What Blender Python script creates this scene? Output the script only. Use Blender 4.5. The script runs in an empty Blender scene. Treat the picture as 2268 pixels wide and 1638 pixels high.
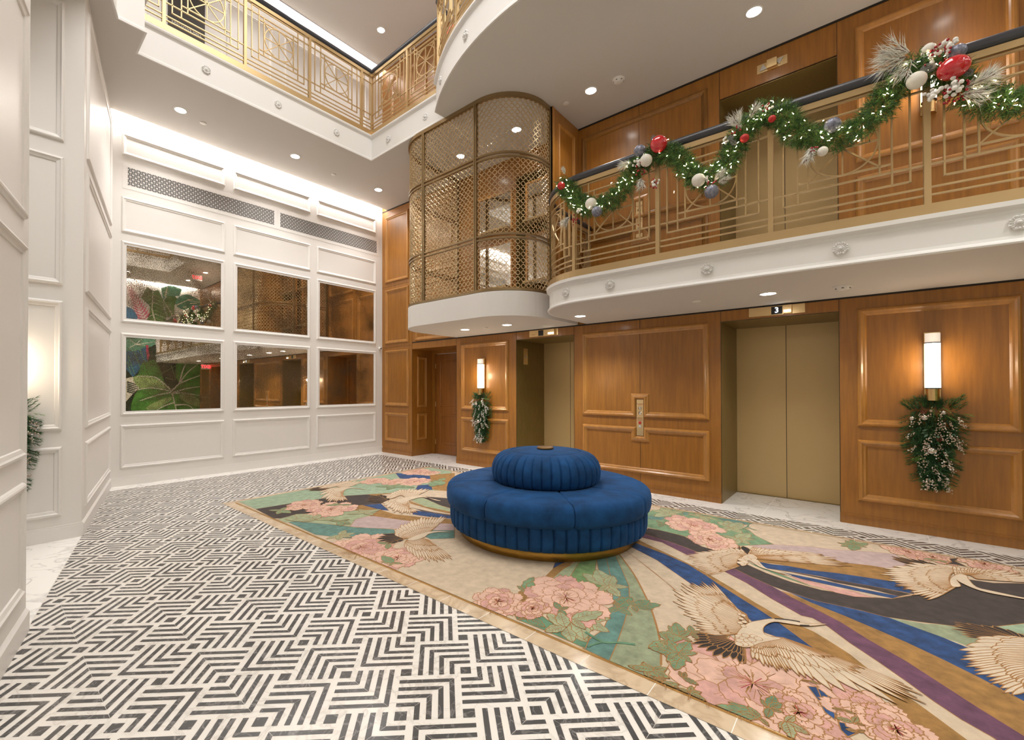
import bpy, math, random
from math import sin, cos, pi, sqrt, radians as RAD, hypot, atan2
from mathutils import Vector, Matrix, Euler
from mathutils.geometry import tessellate_polygon
import mathutils.noise as mn
random.seed(7)
S = bpy.context.scene
COL = S.collection
# ---------------------------------------------------------------- camera
FPX, CX, CY = 990.915, 1038.0, 850.33
YAW, PITCH, ROLL = 0.728464, 0.0086505, -0.00063826
CAM = Vector((0, 0, 1.35))
_F = Vector((cos(YAW)*cos(PITCH), sin(YAW)*cos(PITCH), sin(PITCH)))
_R = Vector((sin(YAW), -cos(YAW), 0)); _U = _R.cross(_F)
_R2 = _R*cos(ROLL) + _U*sin(ROLL); _U2 = -_R*sin(ROLL) + _U*cos(ROLL)
cam = bpy.data.cameras.new('camera'); co = bpy.data.objects.new('camera', cam); COL.objects.link(co)
m = Matrix((_R2, _U2, -_F)).transposed().to_4x4(); m.translation = CAM
co.matrix_world = m
cam.sensor_width = 36; cam.lens = 36*FPX/2268
cam.shift_x = (1134-CX)/2268; cam.shift_y = (CY-819)/2268; cam.clip_start = .05
S.camera = co
# ---------------------------------------------------------------- exposure, world
S.view_settings.view_transform = 'Standard'; S.view_settings.look = 'None'
S.view_settings.gamma = 1; S.view_settings.use_curve_mapping = False
S.view_settings.exposure = 1.13
w = bpy.data.worlds.new('world'); S.world = w; w.use_nodes = True
w.node_tree.nodes['Background'].inputs[0].default_value = (1, .98, .95, 1)
w.node_tree.nodes['Background'].inputs[1].default_value = .25
WARM = (1, .985, .955)
SPOT_W = 52.0; COVE_W = 14.0; HALL_W = 155.0
def area_light(name, loc, rot, sx, sy, watts, col=WARM):
    l = bpy.data.lights.new(name, 'AREA'); l.shape = 'RECTANGLE'; l.size = sx; l.size_y = sy; l.energy = watts; l.color = col
    o = bpy.data.objects.new(name, l); COL.objects.link(o); o.location = loc; o.rotation_euler = rot; return o
# cove strips (hidden in the ceiling slots) and an unseen fill light added high above the opening
area_light('cove_lamp', (3.6, 7.56, 5.17), (0, 0, 0), 4.4, .07, COVE_W, (1, .985, .97))
area_light('cove_lamp', (3.6, 7.62, 8.17), (0, 0, 0), 6.0, .06, COVE_W*1.2, (1, .985, .97))
area_light('cove_lamp', (3.4, -3.47, 5.16), (0, 0, 0), 4.6, .05, COVE_W, (1, .985, .97))
area_light('hall_fill_light', (2.2, 2.2, 8.02), (0, 0, 0), 3.2, 4.5, HALL_W, (1, .985, .955))  # added fill light for the whole hall, no fitting belongs to it
def ray(x, y): return _F + _R2*((x-CX)/FPX) - _U2*((y-CY)/FPX)
def at(x, y, ax, v):
    d = ray(x, y); return CAM + d*((v-CAM[ax])/d[ax])
def flo(x, y, z=0.0): return at(x, y, 2, z)
# ---------------------------------------------------------------- materials
MATS = {}
def srgb(r, g, b):
    f = lambda c: (c/255/12.92) if c/255 <= .04045 else ((c/255+.055)/1.055)**2.4
    return (f(r), f(g), f(b), 1)
def mat(name, col, rough=.5, metal=0., bump=0., bscale=60., mott=0., mscale=6., stretch=(1, 1, 1), col2=None, emit=None, estr=0., coat=0., spec=None, sheen=0., crough=.1, bstretch=None):
    m = bpy.data.materials.new(name); m.use_nodes = True; nt = m.node_tree; N = nt.nodes; L = nt.links
    b = N['Principled BSDF']
    b.inputs['Base Color'].default_value = col; b.inputs['Roughness'].default_value = rough; b.inputs['Metallic'].default_value = metal
    if coat: b.inputs['Coat Weight'].default_value = coat; b.inputs['Coat Roughness'].default_value = crough
    if spec is not None: b.inputs['Specular IOR Level'].default_value = spec
    if sheen: b.inputs['Sheen Weight'].default_value = sheen; b.inputs['Sheen Roughness'].default_value = .35
    if emit: b.inputs['Emission Color'].default_value = emit; b.inputs['Emission Strength'].default_value = estr
    if mott or bump:
        g = N.new('ShaderNodeNewGeometry'); mp = N.new('ShaderNodeMapping'); mp.inputs['Scale'].default_value = stretch
        L.new(g.outputs['Position'], mp.inputs['Vector'])
    if mott:
        n = N.new('ShaderNodeTexNoise'); n.inputs['Scale'].default_value = mscale; n.inputs['Detail'].default_value = 6; n.inputs['Roughness'].default_value = .62
        L.new(mp.outputs[0], n.inputs['Vector'])
        r = N.new('ShaderNodeValToRGB'); r.color_ramp.elements[0].position = .3; r.color_ramp.elements[1].position = .72
        c2 = col2 or tuple(c*(1-mott) for c in col[:3])+(1,)
        c1 = col if col2 else tuple(min(1, c*(1+mott*.6)) for c in col[:3])+(1,)
        r.color_ramp.elements[0].color = c2; r.color_ramp.elements[1].color = c1
        L.new(n.outputs['Fac'], r.inputs[0]); L.new(r.outputs[0], b.inputs['Base Color'])
    if bump:
        n2 = N.new('ShaderNodeTexNoise'); n2.inputs['Scale'].default_value = bscale; n2.inputs['Detail'].default_value = 3
        bp = N.new('ShaderNodeBump'); bp.inputs['Strength'].default_value = bump; bp.inputs['Distance'].default_value = .01
        if bstretch:
            mp2 = N.new('ShaderNodeMapping'); mp2.inputs['Scale'].default_value = bstretch; L.new(g.outputs['Position'], mp2.inputs['Vector']); L.new(mp2.outputs[0], n2.inputs['Vector'])
        else: L.new(mp.outputs[0], n2.inputs['Vector'])
        L.new(n2.outputs['Fac'], bp.inputs['Height']); L.new(bp.outputs[0], b.inputs['Normal'])
    MATS[name] = m; return m
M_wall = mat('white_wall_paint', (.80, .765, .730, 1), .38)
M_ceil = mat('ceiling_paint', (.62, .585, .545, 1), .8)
M_fascia = mat('fascia_paint', (.74, .715, .685, 1), .5)
def marble(name, base, vein, scale, rough, amt):
    m = mat(name, base, rough); nt = m.node_tree; N = nt.nodes; L = nt.links; b = N['Principled BSDF']
    g = N.new('ShaderNodeNewGeometry'); n1 = N.new('ShaderNodeTexNoise'); n1.inputs['Scale'].default_value = scale; n1.inputs['Detail'].default_value = 8; n1.inputs['Distortion'].default_value = 1.4
    L.new(g.outputs['Position'], n1.inputs['Vector'])
    mth = N.new('ShaderNodeMath'); mth.operation = 'SUBTRACT'; mth.inputs[1].default_value = .5; L.new(n1.outputs['Fac'], mth.inputs[0])
    ab = N.new('ShaderNodeMath'); ab.operation = 'ABSOLUTE'; L.new(mth.outputs[0], ab.inputs[0])
    r = N.new('ShaderNodeValToRGB'); r.color_ramp.elements[0].position = 0; r.color_ramp.elements[0].color = (1, 1, 1, 1); r.color_ramp.elements[1].position = amt; r.color_ramp.elements[1].color = (0, 0, 0, 1)
    L.new(ab.outputs[0], r.inputs[0])
    n3 = N.new('ShaderNodeTexNoise'); n3.inputs['Scale'].default_value = scale*.7; L.new(g.outputs['Position'], n3.inputs['Vector'])
    mu = N.new('ShaderNodeMath'); mu.operation = 'MULTIPLY'; L.new(r.outputs[0], mu.inputs[0]); L.new(n3.outputs['Fac'], mu.inputs[1])
    mx = N.new('ShaderNodeMix'); mx.data_type = 'RGBA'; mx.inputs[6].default_value = base; mx.inputs[7].default_value = vein
    L.new(mu.outputs[0], mx.inputs[0]); L.new(mx.outputs[2], b.inputs['Base Color']); return m
M_marble = marble('white_marble', (.90, .875, .84, 1), (.45, .43, .42, 1), 2.6, .16, .028)
M_tilew = marble('tile_white_marble', (.76, .715, .66, 1), (.50, .45, .40, 1), 5, .2, .03)
M_tiled = marble('tile_grey_marble', (.070, .068, .068, 1), (.30, .28, .27, 1), 9, .22, .03)
M_beige = marble('beige_marble', (.62, .48, .33, 1), (.38, .26, .16, 1), 4, .14, .12)
M_grout = mat('white_grout', (.82, .79, .74, 1), .6)
M_brass = mat('brass', (.62, .42, .19, 1), .28, 1.)
M_brassbase = mat('brushed_brass_plinth', (.48, .27, .055, 1), .34, .85, mott=.25, mscale=9, stretch=(1, 1, 4))
M_gold = mat('satin_gold_paint', (.47, .325, .155, 1), .36, .55)
M_goldmesh = mat('mesh_gold', (.60, .45, .25, 1), .30, .6)
M_goldframe = mat('mesh_frame_bronze', (.30, .205, .10, 1), .32, .65)
M_plate = mat('elevator_plate_gold', (.80, .58, .30, 1), .26, .75)
M_dark = mat('dark_gap', (.012, .008, .005, 1), .7)
M_rail = mat('charcoal_handrail', (.035, .034, .040, 1), .33)
M_wood = mat('cherry_wood_veneer', (.32, .125, .014, 1), .42, mott=.24, mscale=3.4, stretch=(9, 9, .7), coat=.32, crough=.16, bump=.03, bscale=40, bstretch=(8, 8, .6))
M_woodm = mat('cherry_wood_moulding', (.42, .185, .036, 1), .32, mott=.2, mscale=4, stretch=(4, 4, 1), coat=.5, crough=.14)
M_woodd = mat('cherry_wood_door', (.27, .095, .013, 1), .4, mott=.25, mscale=3.2, stretch=(7, 7, .55), coat=.4, crough=.2)
M_bronze = mat('bronze_jamb', (.23, .155, .045, 1), .36, .35, mott=.15, mscale=14, stretch=(3, 3, .5))
M_eldoor = mat('brushed_bronze_door', (.62, .44, .20, 1), .40, .35, bump=.05, bscale=220)
M_black = mat('black_plastic', (.012, .012, .014, 1), .35)
M_velvet = mat('blue_velvet', (.007, .054, .165, 1), .8, mott=.45, mscale=7, spec=.2, sheen=.22, bump=.12, bscale=420)
M_velvet.node_tree.nodes['Principled BSDF'].inputs['Sheen Tint'].default_value = (.12, .32, .75, 1)
M_button = mat('aged_brass_button', (.22, .12, .04, 1), .45, .6)
M_lamp = mat('lit_lamp_disc', (1, 1, 1, 1), .5, emit=(1, .95, .88, 1), estr=14)
M_trimring = mat('lamp_trim_white', (.8, .78, .75, 1), .5)
M_glow = mat('lit_glass_tube', (1, 1, 1, 1), .3, emit=(1, .88, .72, 1), estr=4.0)
M_frost = mat('frosted_glass_cap', (.75, .70, .62, 1), .35, emit=(1, .88, .75, 1), estr=.25)  # weak emission paints a faint glow on the unlit cap
M_strip = mat('cove_strip', (1, 1, 1, 1), .5, emit=(1, .95, .9, 1), estr=9)
M_fairy = mat('fairy_bulb', (1, 1, 1, 1), .5, emit=(1, .86, .52, 1), estr=16)
M_needle = mat('pine_needles', (.042, .125, .028, 1), .55, mott=.6, mscale=30)
M_needle2 = mat('pine_needles_light', (.16, .30, .05, 1), .55, mott=.4, mscale=30)
M_needled = mat('pine_needles_deep', (.020, .075, .030, 1), .6, mott=.5, mscale=30)
M_frosted = mat('frosted_needles', (.80, .78, .70, 1), .6, mott=.3, mscale=40)
M_champ = mat('champagne_berries', (.55, .43, .33, 1), .3, .45, mott=.3, mscale=50)
M_red = mat('red_gloss', (.52, .004, .012, 1), .09, coat=1, crough=.03)
M_redm = mat('red_matt', (.45, .01, .01, 1), .5)
M_redb = mat('red_berries', (.30, .004, .012, 1), .25)
M_whiteb = mat('white_berries', (.78, .75, .70, 1), .5)
M_ballw = mat('white_glitter_ball', (.74, .70, .62, 1), .6, bump=.3, bscale=300)
M_ballg = mat('blue_grey_ball', (.085, .095, .14, 1), .4, .3, mott=.7, mscale=60, col2=(.30, .30, .36, 1))
M_silver = mat('silver_bauble', (.62, .58, .54, 1), .14, .95)
M_cone = mat('pine_cone', (.16, .045, .015, 1), .55, mott=.5, mscale=60)
M_conef = mat('frosted_cone', (.22, .21, .20, 1), .6, mott=.5, mscale=60)
M_euc = mat('eucalyptus', (.12, .22, .14, 1), .6)
M_white = mat('white_plastic', (.74, .70, .65, 1), .45)
M_exit = mat('exit_red', (1, .05, .05, 1), .5, emit=(1, .03, .05, 1), estr=2.5)
M_disp = mat('display_digit', (1, 1, 1, 1), .5, emit=(.75, .85, 1, 1), estr=4)
M_lant = mat('lantern_silver', (.55, .53, .50, 1), .3, .6)
M_text = mat('engraved_text', (.30, .07, .03, 1), .6)
M_textw = mat('sign_letters', (.75, .72, .68, 1), .5)
M_sign = mat('dark_sign_board', (.045, .036, .030, 1), .45)
def mirror_mat():
    m = mat('antique_mirror', (.80, .71, .58, 1), .012, 1.); nt = m.node_tree; N = nt.nodes; L = nt.links; b = N['Principled BSDF']
    g = N.new('ShaderNodeNewGeometry')
    n = N.new('ShaderNodeTexNoise'); n.inputs['Scale'].default_value = 120; n.inputs['Detail'].default_value = 2; L.new(g.outputs['Position'], n.inputs['Vector'])
    n2 = N.new('ShaderNodeTexNoise'); n2.inputs['Scale'].default_value = 2.2; n2.inputs['Detail'].default_value = 5; L.new(g.outputs['Position'], n2.inputs['Vector'])
    a = N.new('ShaderNodeMath'); a.operation = 'MULTIPLY_ADD'; a.inputs[1].default_value = .55; L.new(n2.outputs['Fac'], a.inputs[0]); L.new(n.outputs['Fac'], a.inputs[2])
    r = N.new('ShaderNodeValToRGB'); r.color_ramp.elements[0].position = .795; r.color_ramp.elements[1].position = .812; L.new(a.outputs[0], r.inputs[0])
    mx = N.new('ShaderNodeMix'); mx.data_type = 'RGBA'; mx.inputs[6].default_value = (.84, .77, .66, 1); mx.inputs[7].default_value = (.12, .085, .05, 1)
    L.new(r.outputs[0], mx.inputs[0]); L.new(mx.outputs[2], b.inputs['Base Color'])
    rr = N.new('ShaderNodeMapRange'); rr.inputs[3].default_value = .012; rr.inputs[4].default_value = .45; L.new(r.outputs[0], rr.inputs[0]); L.new(rr.outputs[0], b.inputs['Roughness'])
    return m
M_mirror = mirror_mat()
M_mirror2 = mat('clear_mirror', (.78, .76, .72, 1), .04, 1.)
# ---------------------------------------------------------------- mesh builder
class MB:
    def __init__(s): s.v = []; s.f = []; s.mi = []; s.mats = []; s.sm = []
    def slot(s, m):
        if m not in s.mats: s.mats.append(m)
        return s.mats.index(m)
    def add(s, vs, fs, m=None, smooth=False):
        o = len(s.v); s.v += [tuple(p) for p in vs]; k = s.slot(m) if m else 0
        for f in fs: s.f.append(tuple(i+o for i in f)); s.mi.append(k); s.sm.append(smooth)
    def box(s, x0, y0, z0, x1, y1, z1, m=None):
        s.add([(x0, y0, z0), (x1, y0, z0), (x1, y1, z0), (x0, y1, z0), (x0, y0, z1), (x1, y0, z1), (x1, y1, z1), (x0, y1, z1)],
              [(0, 3, 2, 1), (4, 5, 6, 7), (0, 1, 5, 4), (1, 2, 6, 5), (2, 3, 7, 6), (3, 0, 4, 7)], m)
    def obox(s, c, ax, ay, az, m=None):      # oriented box: centre and three half-vectors
        c, ax, ay, az = map(Vector, (c, ax, ay, az))
        vs = [c+i*ax+j*ay+k*az for k in (-1, 1) for j in (-1, 1) for i in (-1, 1)]
        s.add(vs, [(0, 2, 3, 1), (4, 5, 7, 6), (0, 1, 5, 4), (2, 6, 7, 3), (0, 4, 6, 2), (1, 3, 7, 5)], m)
    def grid(s, rows, m=None, smooth=True, cu=False, cv=False):
        n = len(rows); k = len(rows[0]); fs = []
        for i in range(n if cv else n-1):
            for j in range(k if cu else k-1):
                a = i*k+j; b = i*k+(j+1) % k; c = ((i+1) % n)*k+(j+1) % k; d = ((i+1) % n)*k+j; fs.append((a, b, c, d))
        s.add([p for r in rows for p in r], fs, m, smooth)
    def tube(s, pts, r, n=6, m=None, closed=False, caps=True):
        pts = [Vector(p) for p in pts]; rows = []; N_ = len(pts); up = None
        for i, p in enumerate(pts):
            a = pts[(i-1) % N_] if (closed or i > 0) else p; b = pts[(i+1) % N_] if (closed or i < N_-1) else p
            t = (b-a).normalized()
            if up is None: up = Vector((0, 0, 1)) if abs(t.z) < .9 else Vector((1, 0, 0))
            x = t.cross(up)
            if x.length < 1e-4: x = t.cross(Vector((1, 0, 0)))
            x.normalize(); y = x.cross(t).normalized(); rr = r(i/(N_-1)) if callable(r) else r
            rows.append([p+x*cos(2*pi*k/n)*rr+y*sin(2*pi*k/n)*rr for k in range(n)])
        s.grid(rows, m, True, cu=True, cv=closed)
        if caps and not closed:
            o = len(s.v)-N_*n; k = s.slot(m) if m else 0
            s.f.append(tuple(o+i for i in range(n))); s.f.append(tuple(o+(N_-1)*n+i for i in reversed(range(n)))); s.mi += [k, k]; s.sm += [False, False]
    def lathe(s, prof, c=(0, 0, 0), n=48, m=None, smooth=True, ax='z'):
        c = Vector(c); rows = []
        for r, z in prof:
            row = []
            for k in range(n):
                a = 2*pi*k/n; x, y = r*cos(a), r*sin(a)
                v = (x, y, z) if ax == 'z' else ((z, x, y) if ax == 'x' else (x, z, y)); row.append(c+Vector(v))
            rows.append(row)
        s.grid(rows, m, smooth, cu=True)
    def sphere(s, c, r, m=None, n=12, sq=(1, 1, 1)):
        c = Vector(c); rows = []
        for i in range(n//2+1):
            t = pi*i/(n//2); rows.append([c+Vector((r*sin(t)*cos(2*pi*k/n)*sq[0], r*sin(t)*sin(2*pi*k/n)*sq[1], r*cos(t)*sq[2])) for k in range(n)])
        s.grid(rows, m, True, cu=True)
    def ico(s, c, r, m=None):
        x, y, z = c
        s.add([(x, y, z+r), (x+r, y, z), (x, y+r, z), (x-r, y, z), (x, y-r, z), (x, y, z-r)], [(0, 1, 2), (0, 2, 3), (0, 3, 4), (0, 4, 1), (5, 2, 1), (5, 3, 2), (5, 4, 3), (5, 1, 4)], m, True)
    def poly(s, pts, m=None):
        s.add(pts, [t for t in tessellate_polygon([[Vector(p) for p in pts]])], m)
def link(o): COL.objects.link(o); return o
BASE = {}
def build(name, mb, m=None, parent=None):
    off = Vector(BASE.get(parent.name, (0, 0, 0))) if parent else Vector((0, 0, 0))
    me = bpy.data.meshes.new(name); me.from_pydata([tuple(Vector(p)-off) for p in mb.v], [], mb.f)
    ms = mb.mats or [m]
    for x in ms: me.materials.append(x)
    if mb.mats: me.polygons.foreach_set('material_index', mb.mi)
    me.polygons.foreach_set('use_smooth', mb.sm); me.update()
    o = link(bpy.data.objects.new(name, me))
    if parent: o.parent = parent; BASE[o.name] = tuple(off)
    return o
def tag(o, label=None, cat=None, group=None, kind=None):
    if label: o['label'] = label
    if cat: o['category'] = cat
    if group: o['group'] = group
    if kind: o['kind'] = kind
    return o
def thing(name, loc, label, cat, group=None):
    o = link(bpy.data.objects.new(name, None)); o.location = loc; o.empty_display_size = .1; BASE[o.name] = tuple(loc)
    return tag(o, label, cat, group)
def struct(name, mb, m=None): return tag(build(name, mb, m), kind='structure')
def copy_tree(src, loc, label=None, rz=None, parent=None):
    o = src.copy(); COL.objects.link(o)
    if parent: o.parent = parent
    else: o.location = loc
    if rz is not None: o.rotation_euler = (0, 0, rz)
    if label: o['label'] = label
    for c in list(src.children): copy_tree(c, None, None, None, o)
    return o
# frame moulding on a plane: o origin, u, v axes, n outward normal
def frame(mb, o, u, v, n, u0, u1, v0, v1, prof, m):
    o, u, v, n = map(Vector, (o, u, v, n)); rows = []
    for d, h in prof:
        rows.append([o+u*a+v*b+n*h for a, b in ((u0+d, v0+d), (u1-d, v0+d), (u1-d, v1-d), (u0+d, v1-d))])
    mb.grid(rows, m, False, cu=True)
PW = [(0, 0), (.004, .012), (.012, .020), (.022, .022), (.030, .014), (.040, .011), (.050, .008), (.054, 0)]      # white panel moulding
PWD = [(0, 0), (.005, .016), (.016, .028), (.030, .030), (.044, .019), (.058, .015), (.066, .006), (.072, 0)]     # timber panel moulding
PM = [(0, 0), (.004, .012), (.014, .022), (.026, .024), (.036, .014), (.050, .012), (.060, .012), (.062, -.004)]
def offs(path, d, closed=False):
    P = [Vector((p[0], p[1])) for p in path]; n = len(P); out = []
    for i in range(n):
        a = P[(i-1) % n] if (closed or i) else None; b = P[(i+1) % n] if (closed or i < n-1) else None
        d1 = (P[i]-a).normalized() if a is not None else None; d2 = (b-P[i]).normalized() if b is not None else None
        if d1 is None: d1 = d2
        if d2 is None: d2 = d1
        n1 = Vector((-d1.y, d1.x)); n2 = Vector((-d2.y, d2.x)); mm = n1+n2
        mm = mm/max(.3, mm.dot(n1)) if mm.length > 1e-6 else n1
        out.append(P[i]+mm*d)
    return out
def sweep(mb, path, prof, m, closed=False, smooth=False, cprof=False):
    rows = [[Vector((q.x, q.y, z)) for q in offs(path, d, closed)] for d, z in prof]
    mb.grid(rows, m, smooth, cu=closed, cv=cprof)
    if cprof and not closed:
        k = len(path); o = len(mb.v)-k*len(prof); s = mb.slot(m)
        mb.f.append(tuple(o+i*k for i in range(len(prof)))); mb.f.append(tuple(o+i*k+k-1 for i in reversed(range(len(prof))))); mb.mi += [s, s]; mb.sm += [False, False]
def arc(cx, cy, r, a0, a1, n):
    return [(cx+r*cos(RAD(a0+(a1-a0)*i/n)), cy+r*sin(RAD(a0+(a1-a0)*i/n))) for i in range(n+1)]
# ================================================================ SETTING
XW, YN, YS, ZC, ZT = 5.87, 7.70, -3.52, 5.09, 8.09
def lx(y): return .70+(y-5.36)*.2564          # left wall line
# ---- floor with inlaid marble tile pattern
fb = MB()
fb.add([(-3.2, YS, 0), (XW+1.2, YS, 0), (XW+1.2, YN, 0), (-3.2, YN, 0)], [(0, 1, 2, 3)], M_tilew)
PT = .2825; r2 = sqrt(.5)
def uv(U, V): return ((U-V)*PT*r2, (U+V)*PT*r2)
def clip(poly, f):
    out = []; n = len(poly)
    for i in range(n):
        a, b = poly[i], poly[(i+1) % n]; fa, fb_ = f(a), f(b)
        if fa >= 0: out.append(a)
        if (fa >= 0) != (fb_ >= 0):
            t = fa/(fa-fb_); out.append((a[0]+(b[0]-a[0])*t, a[1]+(b[1]-a[1])*t))
    return out
TX1 = 5.575; TY1 = 7.42
def tile(pts, m, z):
    for f in (lambda p: TX1-p[0], lambda p: TY1-p[1], lambda p: p[0]-lx(p[1])-.005, lambda p: p[1]+3.4):
        pts = clip(pts, f)
        if len(pts) < 3: return
    if all(2.02 < p[0] < 5.27 and -2.6 < p[1] < 5.7 for p in pts): return
    fb.add([(p[0], p[1], z) for p in pts], [tuple(range(len(pts)))], m)
h = .0885
for a in range(-24, 44):
    for b in range(-34, 28):
        U0, V0 = a+.61, b+.62
        c = uv(U0+.5, V0+.5)
        if not (-2.2 < c[0] < TX1+.4 and -3.8 < c[1] < TY1+.4): continue
        if 2.4 < c[0] < 4.9 and -2.3 < c[1] < 5.3: continue
        tile([uv(U0+i*h, V0+j*h) for i, j in ((-1, -1), (1, -1), (1, 1), (-1, 1))], M_tiled, .0008)
        nu = 1 if (a % 2 == 0) == (b % 2 == 0) else 1
        if a % 2 == 0 and b % 2 == 0: nu, nv = 1, 1
        elif a % 2 == 0: nu, nv = 0, 1
        elif b % 2 == 0: nu, nv = 1, 0
        else: nu, nv = 0, 0
        su, sv = (-1 if nu else 1), (-1 if nv else 1); u0, v0 = U0+nu, V0+nv
        G = .004
        for k in range(4):
            d0, d1 = (.0535+.05*k)/PT, (.0765+.05*k)/PT
            tile([uv(u0+su*p, v0+sv*q) for p, q in ((d0, d0-G), (d1, d1-G), (d1, -h), (d0, -h))], M_tiled, .0008)
            tile([uv(u0+su*p, v0+sv*q) for p, q in ((d0-G, d0), (d1-G, d1), (-h, d1), (-h, d0))], M_tiled, .0008)
# marble bands
def band(pts, m, z): fb.add([(p[0], p[1], z) for p in pts], [tuple(range(len(pts)))], m)
band([(TX1, YS), (XW+1.0, YS), (XW+1.0, TY1), (TX1, TY1)], M_marble, .0012)
band([(.9, TY1), (XW+1.0, TY1), (XW+1.0, YN), (.9, YN)], M_marble, .0012)
band([(lx(YS), YS), (lx(YN), YN), (-3.2, YN), (-3.2, YS)], M_marble, .0012)
for y in [ -2.9+1.25*i for i in range(9)]: fb.box(TX1, y, .0012, XW+.9, y+.004, .0016, M_grout)
fb.box(TX1-.002, -3.4, .001, TX1+.002, TY1, .0017, M_grout); fb.box(XW-.002, .2, .001, XW+.002, 1.3, .0017, M_grout)
# beige border of the rug
RX0, RX1, RY0, RY1 = 2.11, 5.19, -2.6, 5.55
BX0, BX1, BY1 = 1.995, 5.28, 5.665
band([(BX0, RY0-.1), (RX0, RY0-.1), (RX0, BY1), (BX0, BY1)], M_beige, .0018)
band([(RX1, RY0-.1), (BX1, RY0-.1), (BX1, BY1), (RX1, BY1)], M_beige, .0018)
band([(RX0, RY1), (RX1, RY1), (RX1, BY1), (RX0, BY1)], M_beige, .0018)
for y in [5.28-.325*i for i in range(24)]: fb.box(BX0, y, .0018, RX0, y+.003, .0022, M_grout)
for y in [5.28-.305*i for i in range(26)]: fb.box(RX1, y, .0018, BX1, y+.003, .0022, M_grout)
struct('floor', fb)
# gold strip between border and rug
gs = MB(); gs.box(RX0-.006, RY0, .0018, RX0+.002, RY1, .0105, M_brass); gs.box(RX1-.002, RY0, .0018, RX1+.006, RY1, .0105, M_brass); gs.box(RX0, RY1-.002, .0018, RX1, RY1+.006, .0105, M_brass)
struct('trim_1', gs)
# ---- walls
def panels(name, parent, specs, o, u, v, n, prof, m):
    for s in specs:
        mb = MB(); frame(mb, o, u, v, n, *s, prof, m); build(name, mb, m, parent)
COLS = [(1.407, 2.745), (2.873, 4.222), (4.350, 5.700)]
wb = MB(); wb.box(1.0, YN, 0, XW+.1, YN+.12, 5.30, M_wall); wb.box(-3.2, YN, 5.3, XW+1, YN+.12, ZT+.2, M_wall)
wn = struct('wall_north', wb)
panels('panel_moulding', wn, [(a, b, z0, z1) for a, b in COLS for z0, z1 in ((.238, .842), (3.518, 4.012), (4.59, 4.895))], (0, YN, 0), (1, 0, 0), (0, 0, 1), (0, -1, 0), PW, M_wall)
panels('panel_moulding', wn, [(a, a+.75, 5.75, 7.6) for a in (2.75, 3.72, 4.7)]+[(1.0, 1.7, 5.75, 7.6)], (0, YN, 0), (1, 0, 0), (0, 0, 1), (0, -1, 0), PW, M_wall)
bb = MB(); bb.box(lx(YN), YN-.016, 0, XW, YN, .11, M_wall); bb.box(lx(YN), YN-.010, .11, XW, YN, .125, M_wall); struct('baseboard_north', bb)
# left wall (slanting), alcove between
ld = Vector((.2564, 1, 0)).normalized(); ln = Vector((ld.y, -ld.x, 0))
def lwall(y0, y1, name):
    mb = MB(); a = Vector((lx(y0), y0, 0)); b = Vector((lx(y1), y1, 0)); t = ln*-.25
    z = ZC+.02
    mb.add([a, b, b+t, a+t]+[p+Vector((0, 0, z)) for p in (a, b, b+t, a+t)], [(0, 1, 2, 3), (4, 7, 6, 5), (0, 4, 5, 1), (1, 5, 6, 2), (2, 6, 7, 3), (3, 7, 4, 0)], M_wall)
    return a, b, struct(name, mb)
def lpan(a, W, segs, y):
    panels('panel_moulding', W, [(s0, s1, z0, z1) for s0, s1 in segs for z0, z1 in ((.238, .842), (.975, 2.125), (2.262, 3.395), (3.525, 4.93))], a, ld, (0, 0, 1), ln, PW, M_wall)
a, b, wl = lwall(5.38, YN, 'wall_left'); L_ = (b-a).length
lpan(a, wl, [(.14, L_-.14)], 0)
a2, b2, wl2 = lwall(YS, 3.506, 'wall_left_front'); L2 = (b2-a2).length
lpan(a2, wl2, [(L2-.10-1.55*k-1.42, L2-.10-1.55*k) for k in range(4)], 0)
mb = MB(); mb.box(-2.2, 5.38, 0, lx(5.38)-.002, 5.55, ZC+.02, M_wall); wa = struct('wall_alcove', mb)
panels('panel_moulding', wa, [(-.30, .567, z0, z1) for z0, z1 in ((.215, .83), (.975, 2.13), (2.27, 3.42), (3.56, 4.82))], (0, 5.38, 0), (1, 0, 0), (0, 0, 1), (0, -1, 0), PW, M_wall)
mb = MB(); mb.box(-2.3, 2.4, 0, -2.2, 5.55, ZC+.02, M_wall); mb.box(-2.2, 2.4, 0, -.3, 2.5, ZC+.02, M_wall); struct('wall_alcove_side', mb)
bb = MB()
for (p, q) in ((a, b), (a2, b2)):
    bb.add([p+ln*.016, q+ln*.016, q+ln*.016+Vector((0, 0, .11)), p+ln*.016+Vector((0, 0, .11)), q+Vector((0, 0, .13)), p+Vector((0, 0, .13)), q, p], [(0, 1, 2, 3), (3, 2, 4, 5), (0, 3, 5, 7), (1, 6, 4, 2)], M_wall)
bb.box(-2.2, 5.362, 0, lx(5.38)+.01, 5.38, .11, M_wall); bb.box(-2.2, 5.368, .11, lx(5.38), 5.38, .128, M_wall)
struct('baseboard_left', bb)
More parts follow.
